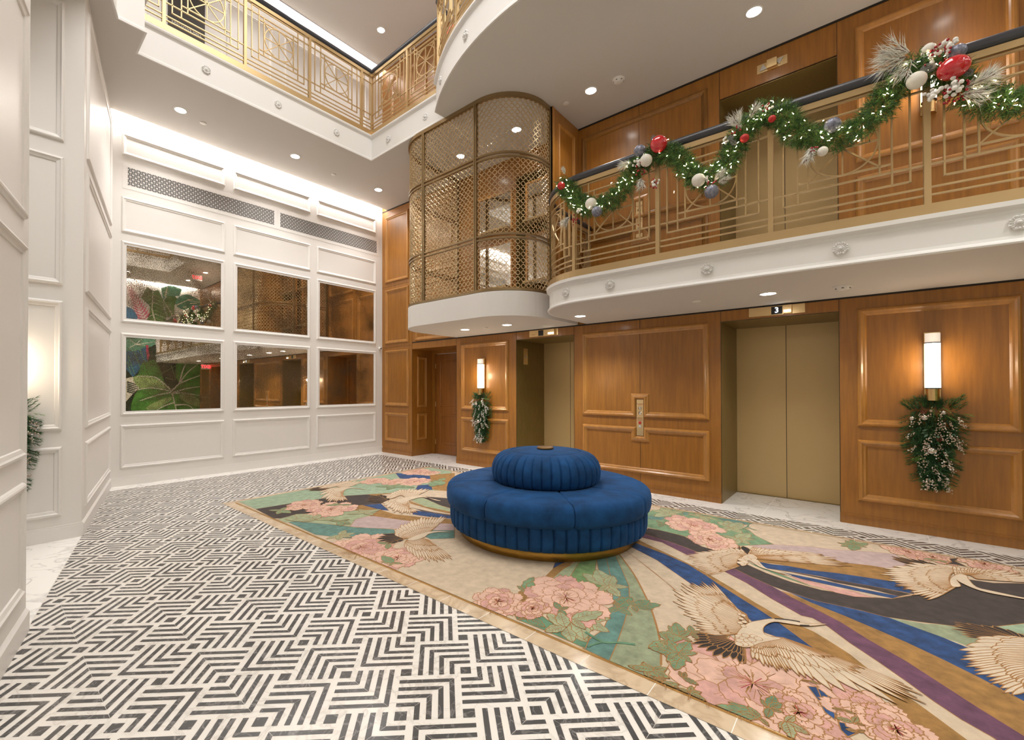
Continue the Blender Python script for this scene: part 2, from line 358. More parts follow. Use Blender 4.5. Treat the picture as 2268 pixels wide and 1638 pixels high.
# ---- wood wall
ELV = [(.213, 1.280), (3.183, 4.210)]
wb = MB(); T = .14
def wcell(y0, y1, z0, z1): wb.box(XW, y0, z0, XW+T, y1, z1, M_wood)
Z0, Z1, Z2, Z3 = 2.12, 2.60, 4.73, ZT+.1
for y0, y1 in ((YS, -2.30), (-1.20, .213), (1.28, 3.183), (4.21, 5.53), (6.737, YN)): wcell(y0, y1, 0, Z3)
for y0, y1 in ELV: wcell(y0, y1, Z0, Z1); wcell(y0, y1, Z2, Z3)
wcell(-2.30, -1.20, 2.12, Z3); wcell(5.53, 6.737, 2.12, Z3)
ww = struct('wall_right', wb)
PY = [(6.835, 7.585), (4.36, 5.41), (1.405, 3.045), (-.968, .078), (-3.4, -2.42)]
U_, V_, N_ = (0, 1, 0), (0, 0, 1), (-1, 0, 0)
rows_low = ((.236, .838), (.968, 2.130)); rows_up = ((2.84, 3.44), (3.575, 4.93))
sp = [(6.835, 7.585, z0, z1) for z0, z1 in ((.245, .842), (.978, 2.135), (2.268, 3.405), (3.545, 4.94))]
sp += [(5.62, 6.64, 2.275, 3.405), (5.62, 6.64, 3.545, 4.94)]
for y0, y1 in PY[1:]:
    if abs(y0-1.405) > .01: sp += [(y0, y1, *rows_low[0]), (y0, y1, *rows_low[1])]
for y0, y1 in PY[2:]:
    sp += [(y0, y1, *rows_up[0]), (y0, y1, *rows_up[1])]
sp += [(y0, y1, 5.9, 7.8) for y0, y1 in ((6.3, 7.4), (5.0, 6.1), (3.4, 4.8), (1.5, 3.1))]
panels('panel_moulding', ww, sp, (XW, 0, 0), U_, V_, N_, PWD, M_woodm)
# call-station panels: mouldings notch around the brass plate
def path_mould(name, loop, prof, m, parent):       # loop = list of (y, z); inward offset
    mb = MB(); rows = []
    for d, hh in prof: rows.append([Vector((XW-hh, q.x, q.y)) for q in offs(loop, d, True)])
    mb.grid(rows, m, False, cu=True); build(name, mb, m, parent)
def notched(zl0, zl1, zu0, zu1, cy, hw, zp0, zp1):
    y0, y1 = 1.405, 3.045
    path_mould('panel_moulding', [(y0, zu0), (cy-hw, zu0), (cy-hw, zp1), (cy+hw, zp1), (cy+hw, zu0), (y1, zu0), (y1, zu1), (y0, zu1)], PWD, M_woodm, ww)
    path_mould('panel_moulding', [(y0, zl0), (y1, zl0), (y1, zl1), (cy+hw, zl1), (cy+hw, zp0), (cy-hw, zp0), (cy-hw, zl1), (y0, zl1)], PWD, M_woodm, ww)
CYP = 2.227
notched(.236, .838, .968, 2.130, CYP, .048, .720, 1.203)
g = MB()
for y0, y1 in ((CYP-.002, CYP+.002),):
    for za, zb in ((0.12, .65), (1.27, 2.26), (2.6, 5.08)): g.box(XW-.0015, y0, za, XW, y1, zb, M_dark)
for y in (.213, 1.28, 3.183, 4.21, 5.53, 6.737): g.box(XW-.002, y-.002, 0, XW+.001, y+.002, 5.09, M_dark)
g.box(XW-.006, YS, 2.243, XW+.002, YN if False else 6.737, 2.26, M_dark); g.box(XW-.006, YS, 5.068, XW+.002, 3.11, 5.09, M_dark); g.box(XW-.006, 6.0, 5.068, XW+.002, YN, 5.09, M_dark)
g.box(XW-.002, 6.737, 2.20, XW+.001, YN, 2.203, M_dark); g.box(XW-.002, 6.737, 3.47, XW+.001, YN, 3.473, M_dark)
for y0, y1 in ELV: g.box(XW-.003, y0, 2.119, XW+.001, y1, 2.123, M_dark); g.box(XW-.003, y0, 4.729, XW+.001, y1, 4.733, M_dark)
tag(build('panel_seam', g, M_dark, ww), 'dark joint lines between wood panels')
bb = MB()
for y0, y1 in ((YS, -2.30), (-1.20, .213), (1.28, 3.183), (4.21, 5.53), (6.737, YN-.02)):
    for x, z0, z1 in ((.012, 0, .068), (.017, .068, .076), (.010, .076, .084), (.006, .084, .10)): bb.box(XW-x, y0, z0, XW, y1, z1, M_wood)
struct('baseboard_right', bb)
# door recess and door
rb = MB(); XD = 6.41
rb.box(XW+T, 6.737, 0, XD+.1, 6.85, 2.14, M_wood); rb.box(XW+T, 5.43, 0, XD+.1, 5.53, 2.14, M_wood); rb.box(XW+T, 5.43, 2.12, XD+.1, 6.85, 2.2, M_wood); rb.box(XD, 5.53, 0, XD+.1, 5.60, 2.12, M_wood); rb.box(XD, 6.66, 0, XD+.1, 6.737, 2.12, M_wood); rb.box(XD, 5.6, 2.05, XD+.1, 6.66, 2.12, M_wood)
rc = struct('wall_door_recess', rb)
panels('panel_moulding', rc, [(6.00, 6.26, .31, .84), (6.00, 6.26, .96, 1.98)], (0, 6.737, 0), (1, 0, 0), (0, 0, 1), (0, -1, 0), PW, M_woodm)
db = MB(); db.box(XD+.035, 5.605, .005, XD+.08, 6.655, 2.045, M_woodd); d1 = struct('door_1', db)
panels('door_panel', d1, [(5.72, 6.54, .2, .84), (5.72, 6.54, .98, 1.93)], (XD+.035, 0, 0), U_, V_, N_, [(0, 0), (.006, .006), (.012, .006), (.02, -.0), (.06, .006), (.064, .004)], M_woodd)
for z in (.25, 1.02, 1.80):
    hb = MB(); hb.tube([(XD+.028, 6.660, z-.05), (XD+.028, 6.660, z+.05)], .009, 8, M_brass); tag(build('hinge', hb, M_brass, d1), 'brass hinge')
hb = MB(); hb.tube([(XD+.035, 5.68, 1.0), (XD-.02, 5.68, 1.0), (XD-.02, 5.80, 1.0)], .009, 8, M_brass); tag(build('door_handle', hb, M_brass, d1), 'brass lever handle')
# second door, seen only in the mirrors
rb = MB(); rb.box(XW+T, -2.4, 0, XW+.6, -2.3, 2.14, M_wood); rb.box(XW+T, -1.2, 0, XW+.6, -1.1, 2.14, M_wood); rb.box(XW+T, -2.4, 2.12, XW+.6, -1.1, 2.2, M_wood); struct('wall_exit_recess', rb)
db = MB(); db.box(XW+.45, -2.3, 0, XW+.5, -1.2, 2.12, M_woodd); struct('door_2', db)
# south wall with painted leaves
mb = MB(); mb.box(-2.2, YS-.12, 0, XW+.1, YS, 5.3, M_wall); mb.box(-3.2, YS-.12, 5.3, XW+1, YS, ZT+.2, M_wall); struct('wall_south', mb)
mb = MB(); mb.box(-3.3, YS, ZC, -3.2, YN, ZT+.2, M_wall); struct('wall_left_upper', mb)
# ---- ceiling with atrium opening
RA = 3.31; ax_, ay_ = 6.84, 2.335
arcp = []
t0 = math.degrees(math.acos((4.21-ax_)/RA))
arcp = arc(ax_, ay_, RA, t0, 360-t0, 36)
hole = [(4.42, 6.087), (4.40, 4.335)]+arcp+[(4.33, .31), (4.33, -1.40), (-.85, -1.40), (.90, 5.42), (.985, 5.66), (1.222, 5.66), (1.23, 6.087)]
outer = [(-3.2, YS), (XW+.02, YS), (XW+.02, YN), (-3.2, YN)]
def slab(mb, z, m, outer_, flip=False):
    pts = [Vector((p[0], p[1], z)) for p in outer_]; hp = [Vector((p[0], p[1], z)) for p in hole]
    tr = tessellate_polygon([pts, hp]); mb.add(pts+hp, tr, m)
cb = MB()
YCN, YCS = 7.51, -3.40
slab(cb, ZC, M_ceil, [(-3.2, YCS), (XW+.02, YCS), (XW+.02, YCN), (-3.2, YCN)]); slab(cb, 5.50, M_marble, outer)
for y, s in ((YCN, 1), (YCS, -1)):
    cb.box(-3.2, min(y, y+.02*s), ZC, XW, max(y, y+.02*s), 5.20, M_wall); cb.box(-3.2, min(y, y+.20*s), 5.20, XW, max(y, y+.20*s), 5.24, M_wall)
struct('ceiling', cb)
st = MB(); st.box(1.3, YCN+.022, 5.13, XW-.05, YCN+.04, 5.19, M_strip); tag(build('cove_light', st, M_strip), 'bright light strip in the ceiling slot above the white mirror wall', 'light strip')
st = MB(); st.box(-.8, YCS-.04, 5.13, XW-.05, YCS-.022, 5.19, M_strip); tag(build('cove_light', st, M_strip), 'bright light strip in the ceiling slot above the painted leaf wall', 'light strip')
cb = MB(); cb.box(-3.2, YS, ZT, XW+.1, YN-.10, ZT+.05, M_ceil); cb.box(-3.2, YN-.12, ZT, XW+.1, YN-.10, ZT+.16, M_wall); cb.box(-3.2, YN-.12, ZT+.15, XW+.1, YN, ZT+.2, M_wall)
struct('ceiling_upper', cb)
st = MB(); st.box(-.5, YN-.098, ZT+.05, XW-.05, YN-.08, ZT+.11, M_strip); tag(build('cove_light', st, M_strip), 'bright light strip in the upper floor ceiling slot above the gallery', 'light strip')
# ---- gallery fascia (around the opening) and mezzanine
FP = [(-.001, ZC), (.018, ZC), (.018, ZC+.022), (.004, ZC+.034), (0, ZC+.05), (0, 5.44), (.010, 5.455), (.026, 5.468), (.034, 5.482), (.034, 5.502), (-.08, 5.502)]
holeCW = hole[::-1]
def rosette(mb, c, n, R=.05):
    c = Vector(c); n = Vector(n).normalized(); t = Vector((-n.y, n.x, 0)).normalized(); z = Vector((0, 0, 1)); q = 8; K = 64
    prof = [(1.0, 0), (1.0, .25), (.93, .42), (.75, .3), (.55, .22), (.45, .30), (.36, .48), (.30, .30), (.26, .42), (.16, .62), (0, .66)]
    rows = []
    for f, hh in prof:
        row = []
        for k in range(K):
            a = 2*pi*k/K; lob = 1-.14*abs(cos(q*a/2))**6 if f > .5 else 1; rid = 1+.25*cos(q*a*2)*(.5 < f < .95)
            row.append(c+(t*cos(a)+z*sin(a))*R*f*lob+n*hh*.045*rid)
        rows.append(row)
    mb.grid(rows, M_fascia, True, cu=True)
gal = thing('gallery_balcony', (4.42, 6.087, ZC), 'white upper gallery edge around the ceiling opening, with flower rosettes', 'balcony')
mb = MB(); sweep(mb, holeCW, FP, M_fascia, closed=True); build('fascia', mb, M_fascia, gal)
def rosett(par, c, n, R=.05):
    mb = MB(); rosette(mb, c, n, R); build('rosette', mb, M_fascia, par)
for x in (1.105, 1.945, 2.85, 3.762): 
    if x > 1.23: rosett(gal, (x, 6.087, 5.285), (0, -1, 0))
for y in (5.63, 4.765): rosett(gal, (4.412, y, 5.285), (-1, 0, 0))
for k in range(8):
    an = RAD(t0+6+k*14); 
    if t0+6+k*14 < 350-t0: rosett(gal, (ax_+RA*cos(an), ay_+RA*sin(an), 5.285), (cos(an)*-1*-1, sin(an), 0))
# mezzanine
def mx(y): return 4.313+.0185*(y-1.65)**2 if y > -.75 else 4.4196+(-.75-y)*.018
mez = [(mx(YS), YS), (mx(-2.5), -2.5), (mx(-1.6), -1.6)]+[(mx(-.75+.2*i), -.75+.2*i) for i in range(15)]
mez += [(5.035-.715*cos(RAD(90*i/14)), 2.245+.715*sin(RAD(90*i/14))) for i in range(15)]+[(5.5, 2.96), (XW, 2.96)]
mezz = thing('mezzanine_balcony', (4.6, 1.2, 2.26), 'white curved mezzanine balcony slab with rosettes under the garland railing', 'balcony')
ZM = 2.26
MP = [(-.001, ZM), (.020, ZM), (.024, ZM+.010), (.018, ZM+.022), (.004, ZM+.034), (0, ZM+.055), (0, 2.455), (.008, 2.475), (.024, 2.488), (.034, 2.500), (.034, 2.532), (-.08, 2.532)]
mb = MB(); sweep(mb, mez, MP, M_fascia); build('fascia', mb, M_fascia, mezz)
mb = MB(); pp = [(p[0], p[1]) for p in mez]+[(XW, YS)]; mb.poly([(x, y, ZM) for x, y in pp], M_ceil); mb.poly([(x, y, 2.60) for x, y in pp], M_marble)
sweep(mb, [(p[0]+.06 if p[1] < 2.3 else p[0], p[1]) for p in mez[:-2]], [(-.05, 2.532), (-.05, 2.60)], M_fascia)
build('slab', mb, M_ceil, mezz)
for y in (.146, 1.047, 1.934, -.72, -1.6): rosett(mezz, (mx(y)-.001, y, 2.392), (-1, 0, 0), .049)
aa = RAD(128); rosett(mezz, (5.035+.715*cos(RAD(163)), 2.245+.715*sin(RAD(163)), 2.392), (cos(RAD(163)), sin(RAD(163)), 0), .049)
# bay
bayP = [(XW, 3.12), (5.015, 3.12)]+[(5.015-.64*sin(RAD(90*i/14)), 3.76-.64*cos(RAD(90*i/14))) for i in range(15)]
bayP += [(5.015-.64*cos(RAD(90*i/14)), 4.88+.64*sin(RAD(90*i/14))) for i in range(15)]+[(5.015, 5.52), (XW, 5.52)]
bayP = [bayP[0]]+[p for i, p in enumerate(bayP[1:], 1) if hypot(p[0]-bayP[i-1][0], p[1]-bayP[i-1][1]) > 1e-4]
bay = thing('bay_balcony', (5.0, 4.3, ZM), 'white rounded bay balcony base under the gold ring screen', 'balcony')
mb = MB(); sweep(mb, bayP, [(0, ZM), (0, 2.575), (-.03, 2.58), (.2, 2.58)][:3], M_fascia); mb.poly([(x, y, ZM) for x, y in bayP], M_ceil); mb.poly([(x, y, 2.585) for x, y in bayP], M_marble)
build('slab', mb, M_fascia, bay)
wr = MB(); wr.box(5.15, 3.105, 2.585, XW, 3.16, ZC, M_wood); wr.box(5.15, 3.095, 2.585, 5.19, 3.17, ZC, M_woodm); wrr = struct('wall_bay_return', wr)
panels('panel_moulding', wrr, [(5.30, 5.75, 3.60, 4.93), (5.30, 5.75, 2.84, 3.44)], (0, 3.105, 0), (1, 0, 0), (0, 0, 1), (0, -1, 0), PW, M_woodm)
# ================================================================ RAILINGS
class Path:
    def __init__(s, pts):
        s.p = [Vector((a, b)) for a, b in pts]; s.L = [0]
        for i in range(1, len(s.p)): s.L.append(s.L[-1]+(s.p[i]-s.p[i-1]).length)
    def pos(s, t):
        t = max(0, min(t, s.L[-1]-1e-6)); i = 1
        while s.L[i] < t: i += 1
        a, b = s.p[i-1], s.p[i]; f = (t-s.L[i-1])/(s.L[i]-s.L[i-1]); d = (b-a).normalized()
        return a+(b-a)*f, d
    def pt(s, t, z, off=0):
        p, d = s.pos(t); return Vector((p.x-d.y*off, p.y+d.x*off, z))
    def find(s, fn):
        best = min(range(0, 2001), key=lambda k: fn(s.pos(s.L[-1]*k/2000)[0])); return s.L[-1]*best/2000
def bar(mb, P, s0, s1, z0, z1, th, m, step=.06, straight=False):
    n = max(1, int((s1-s0)/step)) if not straight else 1
    brk = sorted(set([s0, s1]+[x for x in P.L if s0 < x < s1]))
    rows = []
    for k in brk:
        rows.append([P.pt(k, z0, -th/2), P.pt(k, z0, th/2), P.pt(k, z1, th/2), P.pt(k, z1, -th/2)])
    mb.grid(rows, m, False, cu=True); o = len(mb.v)-len(rows)*4; q = mb.slot(m)
    mb.f += [(o, o+1, o+2, o+3), (o+len(rows)*4-1, o+len(rows)*4-2, o+len(rows)*4-3, o+len(rows)*4-4)]; mb.mi += [q, q]; mb.sm += [False, False]
def vbar(mb, P, s, z0, z1, w, th, m): 
    c = P.pt(s, (z0+z1)/2); d = P.pos(s)[1]
    mb.obox(c, (d.x*w/2, d.y*w/2, 0), (-d.y*th/2, d.x*th/2, 0), (0, 0, (z1-z0)/2), m)
def railing(name, pts, posts, dz, label, cat, corners=(), narrow=(), skip=()):
    P = Path(pts); root = thing(name, (pts[0][0], pts[0][1], 2.54+dz), label, cat, None)
    z = lambda v: v+dz
    mb = MB(); sweep(mb, pts, [(-.032, z(2.54)), (.032, z(2.54)), (.032, z(2.612)), (-.032, z(2.612))], M_gold, cprof=True); build('base_rail', mb, M_gold, root)
    mb = MB(); sweep(mb, pts, [(-.022, z(3.515)), (.022, z(3.515)), (.022, z(3.562)), (-.022, z(3.562))], M_gold, cprof=True); build('top_rail', mb, M_gold, root)
    mb = MB(); sweep(mb, pts, [(.040*cos(a), z(3.602)+.042*sin(a)) for a in [2*pi*k/14 for k in range(14)]], M_rail, smooth=True, cprof=True); tag(build('handrail', mb, M_rail, root), 'round charcoal handrail')
    for s in posts+list(corners):
        mb = MB(); vbar(mb, P, s, z(2.60), z(3.53), .036, .042, M_gold); build('post', mb, M_gold, root)
    allp = sorted(posts+list(corners))
    B = .011; D = .018
    for i in range(len(allp)-1):
        a, b = allp[i], allp[i+1]; w = b-a; c = (a+b)/2
        if i in skip: continue
        mb = MB(); K = max(.82, min(w/.905, 1.05))
        for zz in (2.680, 2.733): bar(mb, P, a, b, z(zz)-B/2, z(zz)+B/2, D, M_gold)
        o, s_, n_ = .368*K, .274*K, .208*K; R_ = .200
        if w < .4: o = w/2-.05; 
        def hb(p, q, zz): bar(mb, P, p, q, z(zz)-B/2, z(zz)+B/2, D, M_gold)
        hb(c-o, c+o, 2.798); hb(c-o, c+o, 3.502)
        hb(a, b, 2.891); hb(a, b, 3.412)
        vbar(mb, P, c-o, z(2.798)-B/2, z(3.502)+B/2, B, D, M_gold); vbar(mb, P, c+o, z(2.798)-B/2, z(3.502)+B/2, B, D, M_gold)
        if w > .4:
            hb(c-s_, c+s_, 2.952); hb(c-s_, c+s_, 3.352)
            for q in (-s_, s_): vbar(mb, P, c+q, z(2.798), z(3.502), B, D, M_gold)
            for q in (-n_, n_): vbar(mb, P, c+q, z(2.891), z(3.412), B, D, M_gold)
            zc = z(3.152)
            rr = []
            for k in range(48):
                t = 2*pi*k/48; rr.append([P.pt(c+(R_+e)*cos(t), zc+(R_+e)*sin(t), f) for e, f in ((-.005, -.007), (.005, -.007), (.005, .007), (-.005, .007))])
            mb.grid(rr, M_gold, False, cu=True, cv=True)
            def ln_(s0, z0_, s1, z1_):
                nn = 8; rows = []
                for k in range(nn+1):
                    f = k/nn; ss = s0+(s1-s0)*f; zz = z0_+(z1_-z0_)*f; L_ = hypot(s1-s0, z1_-z0_); px_, pz = -(z1_-z0_)/L_*.005, (s1-s0)/L_*.005
                    rows.append([P.pt(ss-px_, zz-pz, -.006), P.pt(ss+px_, zz+pz, -.006), P.pt(ss+px_, zz+pz, .006), P.pt(ss-px_, zz-pz, .006)])
                mb.grid(rows, M_gold, False, cu=True)
            ln_(c, zc-R_, c, zc+R_); ln_(c-R_, zc, c+R_, zc); ln_(c-n_, zc-.2, c+n_, zc+.2); ln_(c-n_, zc+.2, c+n_, zc-.2)
        build('railing_panel', mb, M_gold, root)
    return P, root
mp = offs(mez, -.030); mp = [(p.x, p.y) for p in mp]
Pm = Path(mp)
sy_ = lambda y: Pm.find(lambda p: abs(p.y-y)+(10 if p.x > 4.75 else 0))
mposts = [sy_(y) for y in (-3.05, -2.11, -1.21, -.317, .58, 1.472, 2.354)]
s0 = mposts[-1]; rest = Pm.L[-1]-s0
mposts += [s0+rest*.5, s0+rest-.03]
mposts = mposts[:-2]+[s0+.78, s0+1.15, Pm.L[-1]-.03]
Pm, mrail = railing('balcony_railing', mp, mposts, 0.0, 'gold geometric railing with charcoal handrail on the curved mezzanine, carrying the garland', 'railing')
hp = [(1.23, 6.117)]+[(4.45, 6.117)]+[(4.43, 4.36)]
hp2 = offs(hp, 0); Pg = Path(hp)
gx = lambda x: x-1.23
gposts = [gx(1.503-.0), gx(2.418), gx(3.334), gx(4.239)]; corner = gx(4.45)
gposts += [corner+.915]
Pg, grail = railing('gallery_railing', hp, gposts, 2.985, 'gold geometric railing along the straight upper gallery above the mirror wall', 'railing', corners=(corner, Pg.L[-1]-.03, .03))
cp = [(ax_+(RA+.03-.06)*cos(RAD(t0+(360-2*t0)*k/36)), ay_+(RA-.03)*sin(RAD(t0+(360-2*t0)*k/36))) for k in range(37)]
cp = [(ax_+(RA-.03)*cos(RAD(t0+(360-2*t0)*k/36)), ay_+(RA-.03)*sin(RAD(t0+(360-2*t0)*k/36))) for k in range(37)]
Pc = Path(cp); nposts = [.03+(Pc.L[-1]-.06)*k/5 for k in range(6)]
railing('gallery_railing', cp, nposts, 2.985, 'gold geometric railing on the curved upper gallery front, at the top edge of the view', 'railing')
sp_ = [(4.36, .34), (4.36, -1.43), (-.80, -1.43)]
Ps = Path(sp_); railing('gallery_railing', sp_, [.03, .9, 1.77, 2.65, 3.55, 4.45, 5.35, 6.2, Ps.L[-1]-.03], 2.985, 'gold gallery railing on the painted wall side, seen only in the mirrors', 'railing')
# ================================================================ RING SCREEN
SB = [p for p in bayP if not (p[0] > 5.6 and p[1] < 3.2)]
SB[0] = (5.165, 3.12)
sb = [(p.x, p.y) for p in offs(SB, -.028)]
PS = Path(sb); scr = thing('ring_screen', (5.0, 4.3, 2.58), 'tall rounded gold screen of linked rings enclosing the mezzanine bay', 'screen')
ym1 = PS.find(lambda p: abs(p.y-3.80)+(10 if p.x > 4.7 else 0)); ym2 = PS.find(lambda p: abs(p.y-4.80)+(10 if p.x > 4.7 else 0)); ym3 = PS.find(lambda p: hypot(p.x-5.02, p.y-5.49))
zb, zt_ = 2.58, ZC
tiers = [(zb+.03, 3.245), (3.315, 4.275), (4.345, zt_-.05)]
def frm(parts, name='screen_frame', lab=None):
    mb = MB()
    for a in parts: bar(mb, *a[:1], *a[1:6], M_goldframe)
    return build(name, mb, M_goldframe, scr)
frm([(PS, 0, PS.L[-1], zb, zb+.035, .05)], 'bottom_rail'); frm([(PS, 0, PS.L[-1], zt_-.05, zt_, .05)], 'top_rail')
for zz in (3.28, 4.31): frm([(PS, 0, PS.L[-1], zz-.036, zz-.014, .035), (PS, 0, PS.L[-1], zz+.014, zz+.036, .035)], 'middle_rail')
for s in (.012, ym1, ym2, ym3, PS.L[-1]-.02):
    mb = MB()
    for q in (-.014, .014): vbar(mb, PS, max(.008, s+q), zb, zt_, .018, .05, M_goldframe)
    vbar(mb, PS, s, zb, zt_, .012, .03, M_goldframe); build('upright', mb, M_goldframe, scr)
pit = .0755
def ringpanel(s0, s1, z0, z1):
    mb = MB(); nx = max(1, round((s1-s0)/pit)); px_ = (s1-s0)/nx; nz = int((z1-z0)/pit+.5); pz = (z1-z0)/nz; K = 14; r_o, r_i, th = .0302, .0240, .005
    for i in range(nx):
        for j in range(nz):
            c = s0+px_*(i+.5); zz = z0+pz*(j+.5); rows = []
            for k in range(K):
                t = 2*pi*k/K; rows.append([PS.pt(c+r*cos(t), zz+r*sin(t), e) for r, e in ((r_i, -th), (r_o, -th), (r_o, th), (r_i, th))])
            mb.grid(rows, M_goldmesh, False, cu=True, cv=True)
            if i < nx-1: bar(mb, PS, c+r_o-.001, c+px_-r_o+.001, zz-.0022, zz+.0022, .006, M_goldmesh)
            if j < nz-1:
                vbar(mb, PS, c, zz+r_o-.001, zz+pz-r_o+.001, .0044, .006, M_goldmesh)
    build('ring_panel', mb, M_goldmesh, scr)
for s0, s1 in ((.025, ym1-.025), (ym1+.025, ym2-.025), (ym2+.025, ym3-.02), (ym3+.02, PS.L[-1]-.04)):
    for z0, z1 in tiers: ringpanel(s0, s1, z0, z1)
# shelves and mirrors behind the screen
for k, (y0, y1) in enumerate(((3.30, 3.98), (4.30, 4.98))):
    for z0, z1 in ((3.0, 3.72), (3.95, 4.55)):
        t = thing('wall_shelf_niche', (XW-.01, (y0+y1)/2, z0), 'mirrored niche with gold shelf behind the ring screen, %s %s' % ('upper' if z0 > 3.5 else 'lower', 'nearer the railing' if k == 0 else 'farther from the railing'), 'wall niche', 'mirrored niches behind the screen')
        mb = MB(); mb.box(XW-.012, y0, z0, XW-.004, y1, z1, M_mirror2); tag(build('mirror_panel', mb, M_mirror2, t), 'clear mirror')
        mb = MB(); mb.box(XW-.16, y0, z0-.03, XW-.002, y1, z0, M_gold); build('shelf', mb, M_gold, t)
        mb = MB()
        for b4 in ((y0-.03, z0-.03, y0, z1+.03), (y1, z0-.03, y1+.03, z1+.03), (y0, z1, y1, z1+.03)): mb.box(XW-.03, b4[0], b4[1], XW-.002, b4[2], b4[3], M_woodm)
        build('niche_frame', mb, M_woodm, t)
# ================================================================ ELEVATORS
def text_mesh(s, size, ext=.0008, font=None):
    cu = bpy.data.curves.new('t', 'FONT'); cu.body = s; cu.size = size; cu.extrude = ext; cu.align_x = 'CENTER'; cu.align_y = 'CENTER'; cu.resolution_u = 3
    o = bpy.data.objects.new('t', cu); COL.objects.link(o); dg = bpy.context.evaluated_depsgraph_get(); me = bpy.data.meshes.new_from_object(o.evaluated_get(dg))
    v = [tuple(x.co) for x in me.vertices]; f = [tuple(p.vertices) for p in me.polygons]; bpy.data.objects.remove(o); bpy.data.curves.remove(cu); bpy.data.meshes.remove(me); return v, f
def text_on(mb, s, size, o, u, v, m):     # u = reading direction, v = up
    V, F = text_mesh(s, size); o, u, v = Vector(o), Vector(u), Vector(v); n = u.cross(v)
    mb.add([o+u*p[0]+v*p[1]+n*p[2] for p in V], F, m)
XE = 6.69
def elevator(y0, y1, z0, lab):
    t = thing('elevator', (XW, (y0+y1)/2, z0), lab, 'elevator')
    zt = z0+2.12; yc = (y0+y1)/2
    for a, b in ((y0, yc-.002), (yc+.002, y1)):
        mb = MB(); mb.box(XE, a, z0+.006, XE+.03, b, zt, M_eldoor); build('door_panel', mb, M_eldoor, t)
    mb = MB()
    mb.box(XW+.003, y0-.001, z0, XE+.04, y0+.004, zt, M_bronze); mb.box(XW+.003, y1-.004, z0, XE+.04, y1+.001, zt, M_bronze); mb.box(XW+.003, y0, zt-.004, XE+.04, y1, zt+.001, M_bronze)
    build('jamb', mb, M_bronze, t)
    mb = MB(); mb.box(XE+.028, y0, z0, XE+.05, y1, zt, M_dark); mb.box(XE-.001, yc-.003, z0, XE+.002, yc+.003, zt, M_dark); build('door_gap', mb, M_dark, t)
    mb = MB(); mb.box(XE-.03, y0, z0+.001, XE+.03, y1, z0+.007, M_bronze); build('sill', mb, M_bronze, t)
elevator(*ELV[0], 0, 'wide closed bronze elevator on the ground floor, under the display showing 3')
elevator(*ELV[1], 0, 'ground floor elevator recess half hidden, between the small sconce panel and the call buttons')
elevator(*ELV[0], 2.6, 'upper elevator on the mezzanine behind the garland railing, under the two arrow lantern')
elevator(*ELV[1], 2.6, 'mezzanine elevator hidden behind the ring screen')
RU, RV = (0, -1, 0), (0, 0, 1)     # reading direction on the wood wall (seen from the room)
def indicator(y0, y1, dy0, dy1, digit, lab, ly0, ly1):
    t = thing('elevator_indicator', (XW, (y0+y1)/2, 2.145), lab, 'elevator indicator')
    mb = MB(); mb.box(XW-.006, y0, 2.145, XW-.001, y1, 2.242, M_plate); build('plate', mb, M_plate, t)
    mb = MB(); mb.box(XW-.008, dy0, 2.152, XW-.0055, dy1, 2.236, M_black); d = build('display', mb, M_black, t)
    if digit:
        mb = MB(); text_on(mb, digit, .082, (XW-.009, (dy0+dy1)/2, 2.194), RU, RV, M_disp); tag(build('digit', mb, M_disp, d), 'lit digit 3')
    else:
        mb = MB(); text_on(mb, 'ELEVATOR', .014, (XW-.0065, y1-.075, 2.175), RU, RV, M_text); build('lettering', mb, M_text, t)
    mb = MB(); mb.box(XW-.045, ly0, 2.150, XW-.006, ly1, 2.238, M_plate); b = build('lantern', mb, M_plate, t)
    mb = MB(); mb.box(XW-.050, ly0+.008, 2.163, XW-.044, ly1-.008, 2.184, M_glow); tag(build('lantern_lens', mb, M_glow, b), 'glowing white lantern lens')
indicator(.488, .996, .685, .785, '3', 'gold elevator indicator plate with lit number 3 over the wide elevator', .60, .675)
indicator(3.445, 3.955, 3.70, 3.79, None, 'gold elevator indicator plate with blank dark display over the half hidden elevator', 3.49, 3.60)
t = thing('elevator_lantern', (XW, .76, 4.85), 'gold up and down arrow lantern plate over the mezzanine elevator', 'elevator lantern')
mb = MB(); mb.box(XW-.006, .625, 4.852, XW-.001, .903, 4.948, M_plate); build('plate', mb, M_plate, t)
mb = MB(); mb.box(XW-.05, .715, 4.856, XW-.006, .805, 4.944, M_plate); build('lantern', mb, M_plate, t)
for yc, up in ((.845, 1), (.695, -1)):
    mb = MB(); zc = 4.90; tri = [(yc-.034, zc-.03*up), (yc+.034, zc-.03*up), (yc, zc+.033*up)]
    mb.add([(XW-.007, a, b) for a, b in tri]+[(XW-.022, a, b) for a, b in tri], [(0, 1, 2), (5, 4, 3), (0, 3, 4, 1), (1, 4, 5, 2), (2, 5, 3, 0)], M_lant); build('arrow', mb, M_lant, t)
